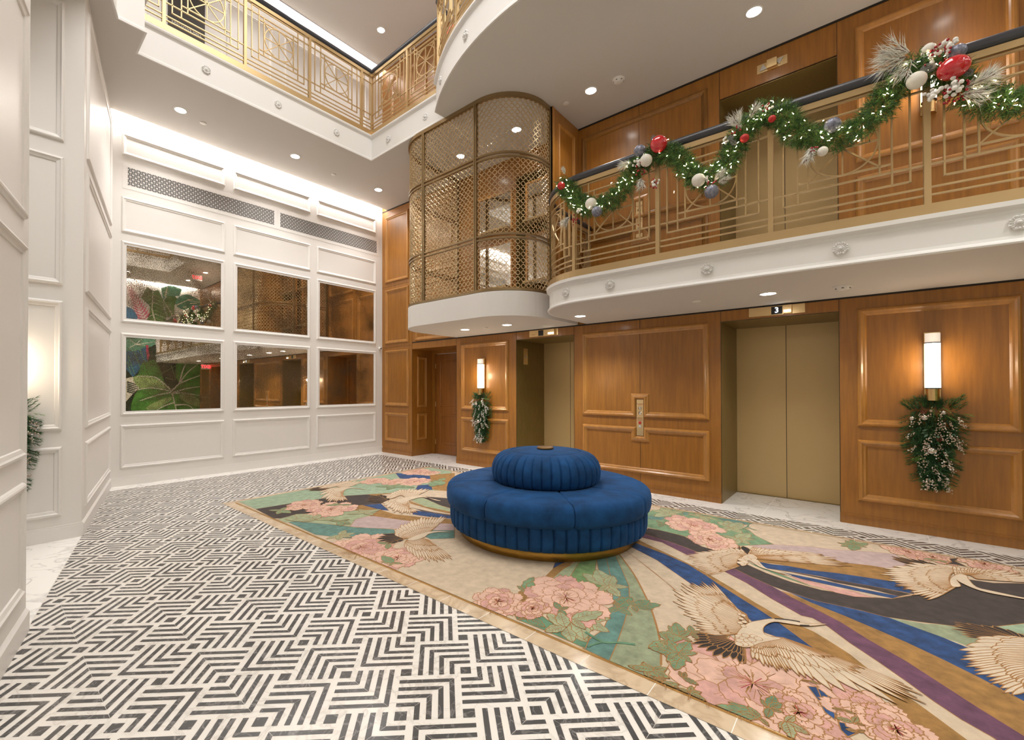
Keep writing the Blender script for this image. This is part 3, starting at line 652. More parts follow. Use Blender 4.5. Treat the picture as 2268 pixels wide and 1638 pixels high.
# plate in elevator jamb
t = thing('elevator_jamb_sign', (6.13, 4.21, 1.74), 'small brass plate with white arrow inside the half hidden elevator recess', 'sign')
mb = MB(); mb.box(6.065, 4.203, 1.735, 6.185, 4.209, 2.0, M_plate); build('plate', mb, M_plate, t)
mb = MB(); mb.add([(6.105, 4.198, 1.85), (6.145, 4.198, 1.85), (6.125, 4.198, 1.89), (6.105, 4.203, 1.85), (6.145, 4.203, 1.85), (6.125, 4.203, 1.89)], [(0, 1, 2), (0, 3, 4, 1), (1, 4, 5, 2), (2, 5, 3, 0)], M_lant); build('arrow', mb, M_lant, t)
def call_panel(z0, lab):
    t = thing('call_button_panel', (XW, CYP, z0+.725), lab, 'elevator call panel'); y0, y1 = CYP-.044, CYP+.044
    mb = MB(); mb.box(XW-.008, y0, z0+.725, XW-.001, y1, z0+1.20, M_plate); build('plate', mb, M_plate, t)
    for zz, mm, r in ((1.085, M_silver, .017), (1.022, M_silver, .017), (.895, M_redm, .015), (.845, M_lant, .015)):
        mb = MB(); mb.lathe([(r+.004, -.0085), (r+.004, -.012), (r, -.0125), (r*.9, -.019), (0, -.020)], (XW, CYP, z0+zz), 20, mm, True, 'x'); b = build('button', mb, mm, t)
        if mm is M_redm: b['label'] = 'red emergency button'
    mb = MB()
    for zz, tx in ((1.142, 'IN CASE OF FIRE'), (1.128, 'USE STAIRS'), (.958, 'FIREFIGHTERS'), (.944, 'OPERATION'), (.926, 'KEY SWITCH')): text_on(mb, tx, .0115, (XW-.009, CYP, z0+zz), RU, RV, M_text)
    build('lettering', mb, M_text, t)
    for zz in (.745, 1.175):
        mb = MB(); mb.lathe([(.005, -.008), (.005, -.0095), (0, -.01)], (XW, CYP, z0+zz), 10, M_silver, True, 'x'); build('screw', mb, M_silver, t)
call_panel(0, 'brass call button panel framed in the ground floor wood wall between the elevators')
call_panel(2.6, 'brass call button panel on the mezzanine wall behind the railing')
notched(2.84, 3.44, 3.575, 4.93, CYP, .048, 3.32, 3.803)
# ================================================================ SCONCES
def sconce(loc, n, label):
    t = thing('wall_sconce', loc, label, 'wall lamp'); n = Vector(n); c = Vector(loc)+n*.075
    def cyl(name, r, z0, z1, m, lab=None, K=28):
        mb = MB(); mb.lathe([(0, z0), (r, z0), (r, z1), (0, z1)], (c.x, c.y, loc[2]), K, m); 
        for i in range(len(mb.sm)): mb.sm[i] = False
        return tag(build(name, mb, m, t), lab)
    cyl('glass_tube', .050, .115, .515, M_glow, 'glowing white glass tube'); cyl('band', .0525, .105, .115, M_black); cyl('band', .0525, .515, .524, M_black)
    cyl('glass_cap', .050, .524, .605, M_frost, 'unlit frosted glass cap with a faint glow painted in'); cyl('lower_cup', .042, 0, .105, M_brass, 'polished brass cup'); cyl('band', .044, .02, .026, M_brass)
    mb = MB(); u = Vector((-n.y, n.x, 0)); mb.obox(Vector(loc)+n*.016+Vector((0, 0, .32)), u*.052, n*.014, (0, 0, .30), M_brass); build('back_plate', mb, M_brass, t)
    l = bpy.data.lights.new('sconce_lamp', 'POINT'); l.energy = 2.0; l.color = (1, .78, .52); l.shadow_soft_size = .05
    o = link(bpy.data.objects.new('sconce_lamp', l)); o.location = c+n*.09+Vector((0, 0, .32))
    return t
sconce((XW, 4.905, 1.235), (-1, 0, 0), 'small lit wall sconce beside the timber door, left of the half hidden elevator')
sconce((XW, -.438, 1.235), (-1, 0, 0), 'large lit wall sconce on the right timber panel by the wide elevator')
sconce((XW, -.43, 3.835), (-1, 0, 0), 'wall sconce on the mezzanine wall, mostly hidden behind the garland')
sconce((.20, 5.38, 1.235), (0, -1, 0), 'wall sconce hidden in the white alcove behind the left wall, only its glow showing')
# ================================================================ MIRRORS
k = 0
names = [['left', 'middle', 'right'], ['left', 'middle', 'right']]
for r_, (z0, z1) in enumerate(((.972, 2.120), (2.262, 3.398))):
    for c_, (a, b) in enumerate(COLS):
        t = thing('wall_mirror', ((a+b)/2, YN, z0), '%s antique speckled mirror in the %s row on the white wall' % (names[0][c_], ('lower', 'upper')[r_]), 'mirror', 'antique mirrors on the white wall')
        mb = MB(); frame(mb, (0, YN, 0), (1, 0, 0), (0, 0, 1), (0, -1, 0), a, b, z0, z1, PM, M_wall); build('frame', mb, M_wall, t)
        mb = MB(); mb.box(a+.058, YN-.008, z0+.058, b-.058, YN-.001, z1-.058, M_mirror); tag(build('glass', mb, M_mirror, t), 'speckled antique mirror glass')
        mb = MB()
        for q in ((a+.056, z0+.056, a+.062, z1-.056), (b-.062, z0+.056, b-.056, z1-.056), (a+.056, z0+.056, b-.056, z0+.061), (a+.056, z1-.061, b-.056, z1-.056)): mb.box(q[0], YN-.0095, q[1], q[2], YN-.008, q[3], M_black)
        build('glass_edge', mb, M_black, t)
# ================================================================ VENT GRILLES
def grille(x0, x1, z0, z1, nx, lab):
    t = thing('vent_grille', ((x0+x1)/2, YN, z0), lab, 'vent grille')
    mb = MB(); mb.box(x0-.055, YN-.003, z0-.055, x1+.055, YN-.0005, z1+.055, M_wall); build('cover_plate', mb, M_wall, t)
    mb = MB(); nz = 8; px_ = (x1-x0)/nx; pz = (z1-z0)/nz
    for i in range(nx):
        for j in range(nz):
            cx_, cz = x0+px_*(i+.5), z0+pz*(j+.5); hx, hz = px_*.43, pz*.43; fl_ = (i+j) % 2; Y = YN-.0038
            sx = 1 if fl_ else -1
            P_ = lambda u, v: (cx_+sx*u*hx, Y, cz+v*hz)
            # two dark triangles split by a curved diagonal bar
            mb.add([P_(-1, -.75), P_(-1, 1), P_(.75, 1), P_(.1, .45), P_(-.55, -.2)], [(0, 1, 2, 3, 4)], M_black)
            mb.add([P_(1, .75), P_(1, -1), P_(-.75, -1), P_(-.1, -.45), P_(.55, .2)], [(0, 1, 2, 3, 4)], M_black)
            mb.add([P_(-.25, .02), P_(.0, .28), P_(.28, .0), P_(.0, -.25)], [(0, 1, 2, 3)], M_black)
    tag(build('perforation', mb, M_black, t), 'dark pierced lattice openings')
    mb = MB()
    for x in [x0-.04+(x1-x0+.08)*i/4 for i in range(5)]:
        for z in (z0-.04, z1+.04): mb.box(x-.003, YN-.0045, z-.003, x+.003, YN-.003, z+.003, M_white)
    build('screws', mb, M_white, t)
grille(1.475, 3.543, 4.187, 4.437, 66, 'longer pierced white air vent grille at the left above the mirrors')
grille(3.650, 5.720, 4.187, 4.437, 66, 'pierced white air vent grille at the right above the mirrors, near the timber wall')
# ================================================================ CEILING FITTINGS
def pot(loc, label, energy=1.0, group='recessed ceiling lights', size=.065):
    t = thing('recessed_light', loc, label, 'ceiling light', group)
    mb = MB(); mb.lathe([(size+.012, -.0005), (size+.012, -.004), (size, -.005), (size-.002, -.0008)], loc, 32, M_trimring); build('trim_ring', mb, M_trimring, t)
    mb = MB(); mb.lathe([(size-.001, -.003), (0, -.003)], loc, 32, M_lamp); tag(build('lens', mb, M_lamp, t), 'glowing white lens')
    l = bpy.data.lights.new('spot', 'SPOT'); l.energy = SPOT_W*energy; l.color = WARM; l.spot_size = RAD(125); l.spot_blend = .8; l.shadow_soft_size = .06
    o = link(bpy.data.objects.new('downlight_beam', l)); o.location = (loc[0], loc[1], loc[2]-.02)
pot((1.89, 6.88, ZC), 'recessed light nearest the left corner of the ceiling above the mirror wall')
pot((3.504, 6.873, ZC), 'middle recessed light of the three in the ceiling above the mirror wall')
pot((5.143, 6.868, ZC), 'recessed light nearest the timber corner in the ceiling above the mirror wall')
pot((5.205, 2.578, ZC), 'recessed light in the main ceiling just right of the ring screen, by the smoke detector', .38)
pot((5.190, .822, ZC), 'large looking recessed light at the top right, above the mezzanine elevator', .38)
pot((5.275, 3.774, ZC), 'recessed light inside the bay, seen through the right part of the ring screen', .35)
pot((5.282, 4.885, ZC), 'recessed light inside the bay, seen through the left part of the ring screen', .35)
pot((5.16, 2.711, ZM), 'recessed light under the rounded end of the mezzanine', .75)
pot((5.149, .714, ZM), 'recessed light under the mezzanine in front of the wide elevator', .75)
pot((5.157, 4.675, ZM), 'left recessed light under the white bay', .5)
pot((5.174, 3.874, ZM), 'right recessed light under the white bay', .5)
pot((5.16, -1.35, ZM), 'recessed light under the mezzanine, outside the view at the right', .12)
for q, tx in (((3.405, -2.281), 'above the pink painted flower'), ((5.083, -2.187), 'by the timber corner, beside the exit sign'), ((5.121, -.6), 'above the mezzanine exit'), ((1.5, -2.3), 'above the middle of the painted leaves, added unseen for light'), ((-.6, -2.3), 'at the far left of the painted leaves, added unseen for light')): pot((*q, ZC), 'recessed light behind the viewer '+tx, 2.0 if q[0] < 4 else .25)  # the last two are unseen downlights, added for more light
for q in ((.0, 2.6), (.1, 4.4)): pot((q[0]-.9, q[1], ZC), 'recessed light in the alcove ceiling, out of view') if False else None
pot((-.6, 4.4, ZC), 'unseen recessed light added in the alcove ceiling behind the left wall')  # unseen downlight, added for its light in the alcove
for k_, q in enumerate(((5.15, 6.80), (3.2, 6.8), (1.2, 6.8), (5.2, 4.6), (5.2, 2.2), (5.2, .2))):  # all but the first are unseen downlights added as fill
    pot((*q, ZT), 'recessed light in the high gallery ceiling '+('above the railing corner', 'over the long gallery, middle, added as unseen fill', 'over the long gallery, far left, added as unseen fill', 'over the short gallery by the ring screen, added as unseen fill', 'over the curved gallery, middle, added as unseen fill', 'over the curved gallery, near end, added as unseen fill')[k_], .45)
def spr(loc, label):
    t = MB(); t.lathe([(.042, 0), (.042, -.006), (.036, -.010), (0, -.011)], loc, 28, M_white)
    o = build('sprinkler_cover', t, M_white); tag(o, label, 'sprinkler cover', 'sprinkler covers')
spr((2.194, 6.972, ZC), 'round sprinkler cover in the ceiling above the left mirrors'); spr((4.250, 6.956, ZC), 'round sprinkler cover in the ceiling above the right mirrors')
spr((5.223, 2.937, ZC), 'round sprinkler cover in the ceiling beside the ring screen'); spr((5.104, 1.338, ZM), 'round sprinkler cover under the mezzanine'); spr((5.186, 4.293, ZM), 'round sprinkler cover under the white bay between its two lights')
def smoke(loc, label):
    t = thing('smoke_detector', loc, label, 'smoke detector', 'smoke detectors')
    mb = MB(); mb.lathe([(.072, 0), (.072, -.010), (.060, -.016), (.052, -.034), (.030, -.040), (0, -.041)], loc, 32, M_white); build('housing', mb, M_white, t)
    mb = MB()
    for k in range(6):
        a = 2*pi*k/6; c = Vector(loc)+Vector((.056*cos(a), .056*sin(a), -.026)); mb.obox(c, (-.008*sin(a), .008*cos(a), 0), (.002*cos(a), .002*sin(a), 0), (0, 0, .003), M_black)
    build('sensor_slots', mb, M_black, t)
smoke((5.239, 2.234, ZC), 'white smoke detector in the main ceiling above the mezzanine'); smoke((5.209, .16, ZM), 'white smoke detector under the mezzanine right of the wide elevator')
t = thing('security_camera', (5.80, YN, 2.185), 'small white dome security camera at the right edge of the mirror wall', 'security camera')
mb = MB(); mb.lathe([(.034, 0), (.034, -.012), (.030, -.03), (.018, -.042), (0, -.045)], (5.80, YN, 2.185), 24, M_white, True, 'y'); build('housing', mb, M_white, t)
mb = MB(); mb.sphere((5.806, YN-.036, 2.187), .019, M_black, 16); build('lens', mb, M_black, t)
# ================================================================ UPPER GALLERY SIGN, EXIT SIGNS
t = thing('hall_sign', (2.18, YN-.02, 6.4), 'dark name board with small white lettering behind the upper gallery railing', 'sign')
mb = MB(); mb.box(1.935, YN-.05, 5.50, 2.425, YN-.018, 7.6, M_sign); build('board', mb, M_sign, t)
mb = MB(); text_on(mb, 'EXECUTIVE HALL', .052, (2.18, YN-.0515, 6.78), (1, 0, 0), (0, 0, 1), M_textw); text_on(mb, 'CONFERENCE ROOM', .040, (2.17, YN-.0515, 6.64), (1, 0, 0), (0, 0, 1), M_textw); build('lettering', mb, M_textw, t)
mb = MB(); mb.box(1.90, YN-.03, 5.5, 1.935, YN-.001, 7.64, M_wall); mb.box(2.425, YN-.03, 5.5, 2.46, YN-.001, 7.64, M_wall); build('surround', mb, M_wall, t)
def exit_sign(c, u, label):
    t = thing('exit_sign', c, label, 'exit sign'); c = Vector(c); u = Vector(u); n = u.cross(Vector((0, 0, 1)))
    mb = MB(); mb.obox(c, u*.15, n*.008, (0, 0, .09), M_frost if False else M_white); build('panel', mb, M_white, t)
    mb = MB(); text_on(mb, 'EXIT', .15, c+n*.010, u, (0, 0, 1), M_exit); tag(build('lettering', mb, M_exit, t), 'glowing red EXIT letters')
exit_sign((4.94, -.83, 4.93), (-1, 0, 0), 'red exit sign hanging below the ceiling behind the viewer, seen in the upper left mirror')
exit_sign((5.72, -2.42, 2.12), (-1, 0, 0), 'red exit sign beside the far timber door, seen in the lower left mirror')
exit_sign((5.55, 5.30, 7.55), (0, -1, 0), 'red exit sign on the upper gallery behind the railing')
for p in (-.1, .1):
    mb = MB(); mb.tube([(5.55+p, 5.30, 7.64), (5.55+p, 5.30, ZT)], .006, 6, M_white); build('hanger', mb, M_white, bpy.data.objects['exit_sign.002'])
# ================================================================ OTTOMAN
OX, OY = 3.657, 2.289
ott = thing('round_ottoman', (OX, OY, 0), 'large round blue velvet ottoman sofa with pleated dome backrest on the patterned rug', 'ottoman')
RZ = .012
mb = MB(); mb.lathe([(.80, RZ), (.804, RZ+.004), (.804, .094), (.79, .098), (0, .098)], (OX, OY, 0), 96, M_brassbase)
build('plinth', mb, M_brassbase, ott)
def pleat(th, n, amp):
    f = (th*n/(2*pi)) % 1.0; return -amp*(1-min(1, (min(f, 1-f)/.14))**.6) + amp*.25*sin(pi*f)
def pleated(name, prof, n, K, flat):
    mb = MB(); rows = []
    for r, z, am in prof:
        rows.append([(OX+(r+pleat(2*pi*k/K, n, am))*cos(2*pi*k/K), OY+(r+pleat(2*pi*k/K, n, am))*sin(2*pi*k/K), z) for k in range(K)])
    mb.grid(rows, M_velvet, True, cu=True); return build(name, mb, M_velvet, ott)
pleated('skirt', [(.80, .094, 0), (.855, .096, .010), (.885, .112, .02), (.895, .15, .022), (.897, .24, .022), (.893, .30, .02)], 60, 960, 0)
pleated('backrest', [(.455, .478, .01), (.480, .490, .016), (.497, .53, .02), (.503, .58, .02), (.497, .63, .02), (.480, .675, .019), (.452, .712, .017), (.415, .738, .013), (.372, .753, .008), (.338, .759, .003), (.326, .757, 0)], 38, 760, 0)
mb = MB(); mb.lathe([(.326, .755), (.322, .752), (.316, .757), (.28, .765), (.15, .771), (0, .772)], (OX, OY, 0), 72, M_velvet); build('backrest_top', mb, M_velvet, ott)
mb = MB(); mb.lathe([(0, .771), (.070, .771), (.078, .775), (.078, .788), (.072, .794), (0, .795)], (OX, OY, 0), 40, M_button); tag(build('button', mb, M_button, ott), 'flat round brass button on top of the backrest')
cs = [(.46, .440), (.46, .478), (.60, .481), (.78, .480), (.865, .476), (.903, .464), (.924, .442), (.933, .41), (.934, .345), (.926, .310), (.905, .290), (.86, .286), (.5, .286)]
for k in range(8):
    a0 = RAD(0.8+45*k); mb = MB(); NA = 40; rows = []
    for i in range(NA+1):
        f = i/NA; e = min(f, 1-f); q = min(1, e/.03); inn = (1-sqrt(1-(1-q)**2))*.016 if q < 1 else 0
        row = []
        for r, z in cs:
            zz = z-(inn if z > .38 else -inn*.6); rr = r-(inn*.9 if r > .8 else 0); row.append((OX+rr*cos(a0+RAD(45)*(.004+.992*f)), OY+rr*sin(a0+RAD(45)*(.004+.992*f)), zz))
        rows.append(row)
    mb.grid(rows, M_velvet, True); n_ = len(cs)
    mb.f += [tuple(range(n_)), tuple(NA*n_+i for i in reversed(range(n_)))]; mb.mi += [0, 0]; mb.sm += [False, False]
    build('seat_cushion', mb, M_velvet, ott)
# ================================================================ RUG
CR = {'A': (1400, 1080, 4.536), 'B': (500, 1000, 4.536), 'C': (1000, 1180, 3.576), 'D': (1850, 1150, 5.426), 'E': (1400, 1250, 4.222), 'G': (1800, 1300, 4.846), 'P': (0, 0, 1)}
def cp_(key, pts):
    ox, oy, s = CR[key]; return [tuple(flo(ox+x/s, oy+y/s))[:2] for x, y in pts]
def rugm(n, r, g, b, mott=.22):
    r, g, b = r*.94, g*.94, b*.94
    return mat('rug_'+n, srgb(r, g, b), .92, mott=min(.6, mott*1.9), mscale=15, stretch=(1, 1, 1), sheen=.1, bump=.25, bscale=260)
R_cream = rugm('cream', 205, 184, 158, .10); R_blue = rugm('blue', 38, 72, 122, .35); R_gold = rugm('gold', 160, 118, 62, .2); R_plum = rugm('plum', 108, 68, 92, .2)
R_dark = rugm('charcoal', 66, 56, 52, .2); R_lilac = rugm('lilac', 188, 164, 160, .1); R_sage = rugm('sage', 150, 158, 126, .18); R_mint = rugm('mint', 156, 176, 148, .15)
R_teal = rugm('teal', 98, 136, 126, .2); R_tan = rugm('tan', 200, 178, 148, .12); R_leaf = rugm('leaf', 122, 152, 116, .2); R_leafd = rugm('leaf_deep', 98, 138, 108, .2); R_leaf2 = rugm('leaf_pale', 160, 170, 134, .15)
R_pink = rugm('pink', 222, 180, 160, .10); R_rose = rugm('rose', 210, 160, 148, .16); R_line = mat('rug_outline', srgb(150, 106, 58), .8); R_red = mat('rug_red', srgb(150, 42, 48), .8); R_crane = rugm('crane', 214, 194, 168, .08); R_ink = mat('rug_ink', srgb(44, 36, 32), .9); R_lime = rugm('green', 120, 150, 96, .2)
rug = MB(); RZT = [.0105]
def lift(): RZT[0] += .000007; return RZT[0]
TOPZ = [0]
def relevel():
    TOPZ[0] = TOPZ[0] or RZT[0]; RZT[0] = TOPZ[0]
def rclip(tri):
    p = tri
    for f in (lambda q: q[0]-RX0, lambda q: RX1-q[0], lambda q: RY1-q[1], lambda q: q[1]-RY0):
        p = clip(p, f)
        if len(p) < 3: return None
    return p
def rpoly(w, m, z=None):
    z = z or lift(); V = [Vector((a, b, 0)) for a, b in w]
    xs = [a for a, b in w]; ys = [b for a, b in w]
    inside = min(xs) > RX0 and max(xs) < RX1 and min(ys) > RY0 and max(ys) < RY1
    if inside:
        rug.add([(a, b, z) for a, b in w], tessellate_polygon([V]), m); return
    for t in tessellate_polygon([V]):
        q = rclip([w[i] for i in t])
        if q: rug.add([(a, b, z) for a, b in q], [tuple(range(len(q)))], m)
def rline(w, wd=.0052, m=None, closed=False, z=None, taper=False):
    z = z or lift(); m = m or R_line; n = len(w)
    P_ = offs(w, wd/2, closed); Q_ = offs(w, -wd/2, closed)
    for i in range(n if closed else n-1):
        j = (i+1) % n; q = [(P_[i].x, P_[i].y), (Q_[i].x, Q_[i].y), (Q_[j].x, Q_[j].y), (P_[j].x, P_[j].y)]
        if not (RX0 < w[i][0] < RX1 and w[i][1] < RY1): q = rclip(q)
        if q: rug.add([(a, b, z) for a, b in q], [tuple(range(len(q)))], m)
def smooth(w, closed=True, k=4):
    n = len(w); out = []
    for i in range(n if closed else n-1):
        p0, p1, p2, p3 = (w[(i-1) % n], w[i], w[(i+1) % n], w[(i+2) % n]) if closed else (w[max(0, i-1)], w[i], w[i+1], w[min(n-1, i+2)])
        for t in range(k):
            t /= k; out.append(tuple(.5*((2*p1[c])+(-p0[c]+p2[c])*t+(2*p0[c]-5*p1[c]+4*p2[c]-p3[c])*t*t+(-p0[c]+3*p1[c]-3*p2[c]+p3[c])*t**3) for c in (0, 1)))
    if not closed: out.append(w[-1])
    return out
def field(key, pts, m, line=True):
    w = cp_(key, pts); rpoly(w, m)
    if line: rline(w, .005, closed=True)
rug.box(RX0, RY0, .0018, RX1, RY1, .0104, R_cream)
# --- right-hand fields: stripes sweeping from the ottoman to the lower right
def stripe(lo, hi, m):      # two boundary curves (mixed keys) joined to a closed field
    w = [q for key, pts in lo for q in cp_(key, pts)]; w2 = [q for key, pts in hi for q in cp_(key, pts)]
    rpoly(w+w2[::-1], m); rline(w, .005)
L1 = [('P', [(1380, 1200)]), ('A', [(0, 610), (250, 740), (420, 860), (600, 985)]), ('E', [(760, 250), (1000, 440), (1230, 650), (1400, 710), (1660, 810), (1900, 925)])]
L2 = [('P', [(1380, 1192)]), ('A', [(30, 560), (100, 590), (340, 680), (560, 780), (740, 890), (870, 980), (1010, 1070), (1250, 1220), (1420, 1330)]), ('E', [(1540, 680), (1900, 925)])]
L2b = [('P', [(1380, 1192)]), ('A', [(30, 560), (100, 590), (340, 680), (560, 780), (740, 890), (870, 980), (1010, 1070), (1250, 1220), (1420, 1330)]), ('E', [(1540, 680), (1660, 770)]), ('G', [(270, 835), (500, 1000), (880, 1290), (1000, 1400), (1130, 1550), (1300, 1700), (1600, 1950)])]
L3 = [('P', [(1385, 1188)]), ('A', [(60, 530), (200, 600), (480, 730), (600, 790), (800, 900), (1000, 1020), (1240, 1170), (1480, 1310)]), ('G', [(0, 490), (150, 580), (400, 740), (560, 870), (740, 1000), (900, 1100), (1040, 1210), (1300, 1400), (1620, 1638), (1900, 1850)])]
L4 = [('P', [(1390, 1180)]), ('A', [(100, 510), (300, 560), (560, 690), (900, 840), (1150, 970), (1400, 1130), (1700, 1300)]), ('G', [(0, 350), (160, 440), (400, 620), (700, 820), (1000, 1030), (1300, 1250), (1600, 1450), (1930, 1638), (2300, 1900)])]
L5 = [('P', [(1395, 1172)]), ('A', [(110, 470), (400, 560), (640, 650), (1020, 820), (1200, 910), (1400, 1000), (1600, 1110)]), ('G', [(0, 235), (300, 390), (600, 580), (1000, 810), (1400, 1070), (1800, 1330), (2268, 1620), (2600, 1850)])]
L6 = [('P', [(1395, 1172)]), ('A', [(110, 470), (400, 560), (640, 650), (1020, 820), (1200, 910), (1400, 1000), (1600, 1075)]), ('G', [(0, 190), (350, 330), (700, 480), (1000, 610), (1400, 800), (1800, 1000), (2268, 1250), (2700, 1480)])]
L7 = [('A', [(1020, 820), (1420, 1000), (1600, 1070), (1850, 1150)]), ('G', [(0, 130), (400, 240), (820, 345), (1100, 450), (1400, 560), (1640, 660), (1860, 720), (2400, 960), (2800, 1200)])]
stripe(L1, L2, R_blue); stripe(L2b, L3, R_gold); stripe(L4, L5, R_plum)
g5 = cp_('A', [(1500, 1050), (1600, 1112)])+cp_('G', [(0, 235), (300, 390), (600, 580), (1000, 810), (1400, 1070), (1800, 1330), (2268, 1620), (2600, 1850)])
g6 = cp_('A', [(1600, 1078)])+cp_('G', [(0, 190), (350, 330), (700, 480), (1000, 610), (1400, 800), (1800, 1000), (2268, 1250), (2700, 1480)])
rpoly(g5+g6[::-1], R_gold); rline(g5, .005)
w6 = [q for k_, p in L6[2:] for q in cp_(k_, p)]; w7 = [q for k_, p in L7 for q in cp_(k_, p)]
rpoly(cp_('A', [(1200, 910), (1400, 1000), (1600, 1075)])+w6+w7[::-1], R_blue); rline(w6, .005)
rpoly(cp_('G', [(820, 345), (1200, 410), (1520, 430), (1900, 440), (2268, 410), (2700, 380), (2900, 1200), (1860, 720), (1400, 560), (1100, 450)]), R_sage)
# dark crescent
dk = cp_('A', [(110, 470), (160, 415), (300, 440), (530, 500), (700, 600), (900, 660), (1160, 785), (1350, 870), (1600, 960), (1900, 1040)])+cp_('D', [(0, 890), (300, 940), (680, 970), (950, 925), (1240, 855), (1500, 820), (1460, 750), (1590, 735), (1900, 780), (2268, 785), (2700, 800), (2700, 1220), (2268, 1270), (1900, 1310), (1420, 1300), (1000, 1250), (600, 1190), (300, 1110), (0, 1045)])+cp_('A', [(1850, 1150), (1600, 1070), (1400, 1000), (1200, 910), (1020, 820), (640, 650), (400, 560)])
rpoly(dk, R_dark); rline(dk, .005, closed=True)
field('D', [(1910, 1310), (2268, 1270), (2600, 1230), (2600, 1500), (2268, 1400), (2150, 1400)], R_mint)
field('A', [(1160, 755), (1240, 800), (1500, 905), (1780, 1000), (2010, 1055), (1800, 1000), (1500, 885), (1300, 810)], R_leafd)
field('A', [(1240, 720), (1300, 810), (1500, 880), (1800, 1000), (2020, 1055), (2268, 1110)] + [(2268, 1010), (1900, 920), (1600, 860), (1330, 815)], R_cream, False)
w = cp_('A', [(1560, 885), (1800, 955), (2100, 1030)])+cp_('D', [(0, 838), (220, 880), (470, 958), (230, 945), (0, 895)])+cp_('A', [(2000, 1050), (1700, 960)]); rpoly(w, R_rose); rline(w, .004, closed=True)
w = cp_('A', [(1450, 850), (1700, 930)])+cp_('D', [(0, 822), (300, 885), (690, 968), (780, 942), (300, 850), (0, 780)])+cp_('A', [(1900, 940), (1600, 880)]); rpoly(w, R_blue); rline(w, .004, closed=True)
w = cp_('A', [(1330, 820), (1600, 862), (1900, 925)])+cp_('D', [(0, 775), (400, 850), (770, 942), (920, 915), (400, 812), (0, 742)])+cp_('A', [(1900, 910), (1600, 855)]); rpoly(w, R_dark); rline(w, .004, closed=True)
w = cp_('A', [(1260, 750), (1330, 820), (1600, 855), (1900, 905)])+cp_('D', [(0, 742), (400, 812), (950, 915), (900, 820), (700, 760), (650, 755), (300, 700), (0, 657)])+cp_('A', [(1900, 850), (1600, 800), (1400, 780)]); rpoly(w, R_blue); rline(w, .004, closed=True)
w = cp_('A', [(1240, 725), (1260, 755), (1500, 785), (1800, 840)])+cp_('D', [(0, 657), (300, 700), (650, 755), (720, 720), (640, 600), (400, 565), (100, 535)])+cp_('A', [(2150, 765), (1900, 690), (1500, 680)]); rpoly(w, R_gold); rline(w, .004, closed=True)
w = cp_('A', [(1180, 590), (1420, 580), (1800, 602)])+cp_('D', [(0, 378), (400, 400), (720, 430), (900, 560), (640, 605), (400, 565), (100, 535)])+cp_('A', [(2150, 770), (1800, 660), (1300, 620)]); rpoly(w, R_lilac); rline(w, .004, closed=True)
# upper right greens
field('A', [(140, 330), (150, 250), (330, 215), (700, 262), (960, 300), (1200, 365), (1050, 385), (1180, 440), (1240, 490), (1420, 578), (1200, 588), (1000, 600), (700, 540), (500, 490), (150, 405)], R_leaf)
field('A', [(150, 290), (360, 300), (300, 335), (150, 325)], R_teal); field('A', [(850, 312), (1000, 325), (1225, 370), (1150, 380), (990, 375)], R_teal); field('A', [(500, 255), (580, 262), (560, 285), (510, 280)], R_teal)
# --- lower centre: fan of greens
field('C', [(820, 245), (880, 240), (900, 245), (800, 300)], R_blue)
field('C', [(810, 290), (880, 250), (960, 240), (890, 310), (850, 380), (740, 360)], R_gold)
field('C', [(530, 480), (600, 440), (620, 520), (560, 560), (540, 540)], R_gold)
field('C', [(880, 300), (1000, 230), (1010, 245), (930, 400), (820, 420), (800, 370)], R_leaf2)
field('C', [(1010, 240), (1150, 220), (1140, 300), (1250, 330), (1230, 480), (1000, 420), (920, 390)], R_lime)
field('C', [(1150, 222), (1225, 205), (1260, 330), (1250, 500), (1180, 400)], R_teal)
field('C', [(1225, 205), (1300, 190), (1350, 300), (1410, 430), (1410, 560), (1370, 720), (1320, 880), (1250, 1028), (1040, 930), (1100, 850), (1200, 780), (1280, 600), (1270, 400)], R_teal)
field('C', [(1300, 190), (1330, 180), (1440, 330), (1530, 500), (1590, 640), (1650, 860), (1660, 1100), (1700, 1250), (1250, 1028), (1310, 890), (1370, 720), (1410, 560), (1405, 430), (1350, 300)], R_sage)
field('C', [(440, 560), (580, 560), (760, 700), (900, 800), (1100, 830), (1060, 930), (700, 770), (520, 700)], R_leafd)
rline(smooth(cp_('C', [(1330, 180), (1440, 330), (1530, 500), (1590, 640), (1650, 860), (1660, 1060)]), False), .011)
rline(smooth(cp_('C', [(1385, 155), (1500, 240), (1640, 350), (1788, 480)]), False), .004)
rline(smooth(cp_('A', [(0, 690), (200, 850), (400, 1010), (480, 1090)]), False), .004)
# --- left-hand fields
field('B', [(115, 505), (400, 445), (780, 385), (960, 365), (1200, 300), (1500, 245), (1750, 215), (2060, 160), (2268, 150), (2268, 400), (1980, 395), (1500, 440), (1200, 450), (900, 490), (300, 585)], R_mint)
field('B', [(300, 585), (900, 488), (1220, 450), (1420, 437), (1640, 470), (1560, 530), (1370, 545), (1200, 600), (700, 640), (560, 680), (480, 680)], R_dark)
field('B', [(735, 390), (830, 378), (830, 388), (745, 398)], R_blue)
field('B', [(1700, 218), (2055, 250), (2055, 300), (1750, 275)], R_blue); field('B', [(1930, 345), (2060, 335), (2080, 390), (1900, 395)], R_blue)
field('B', [(2055, 240), (2300, 220), (2300, 410), (2085, 390), (2060, 300)], R_gold); field('B', [(1420, 437), (1640, 470), (1560, 440), (1900, 400), (1700, 420)], R_gold)
field('B', [(1950, 455), (2300, 480), (2300, 590), (2150, 545)], R_dark); field('B', [(1830, 480), (1950, 455), (2150, 545), (2300, 600), (2300, 620), (2000, 560)], R_leaf2)
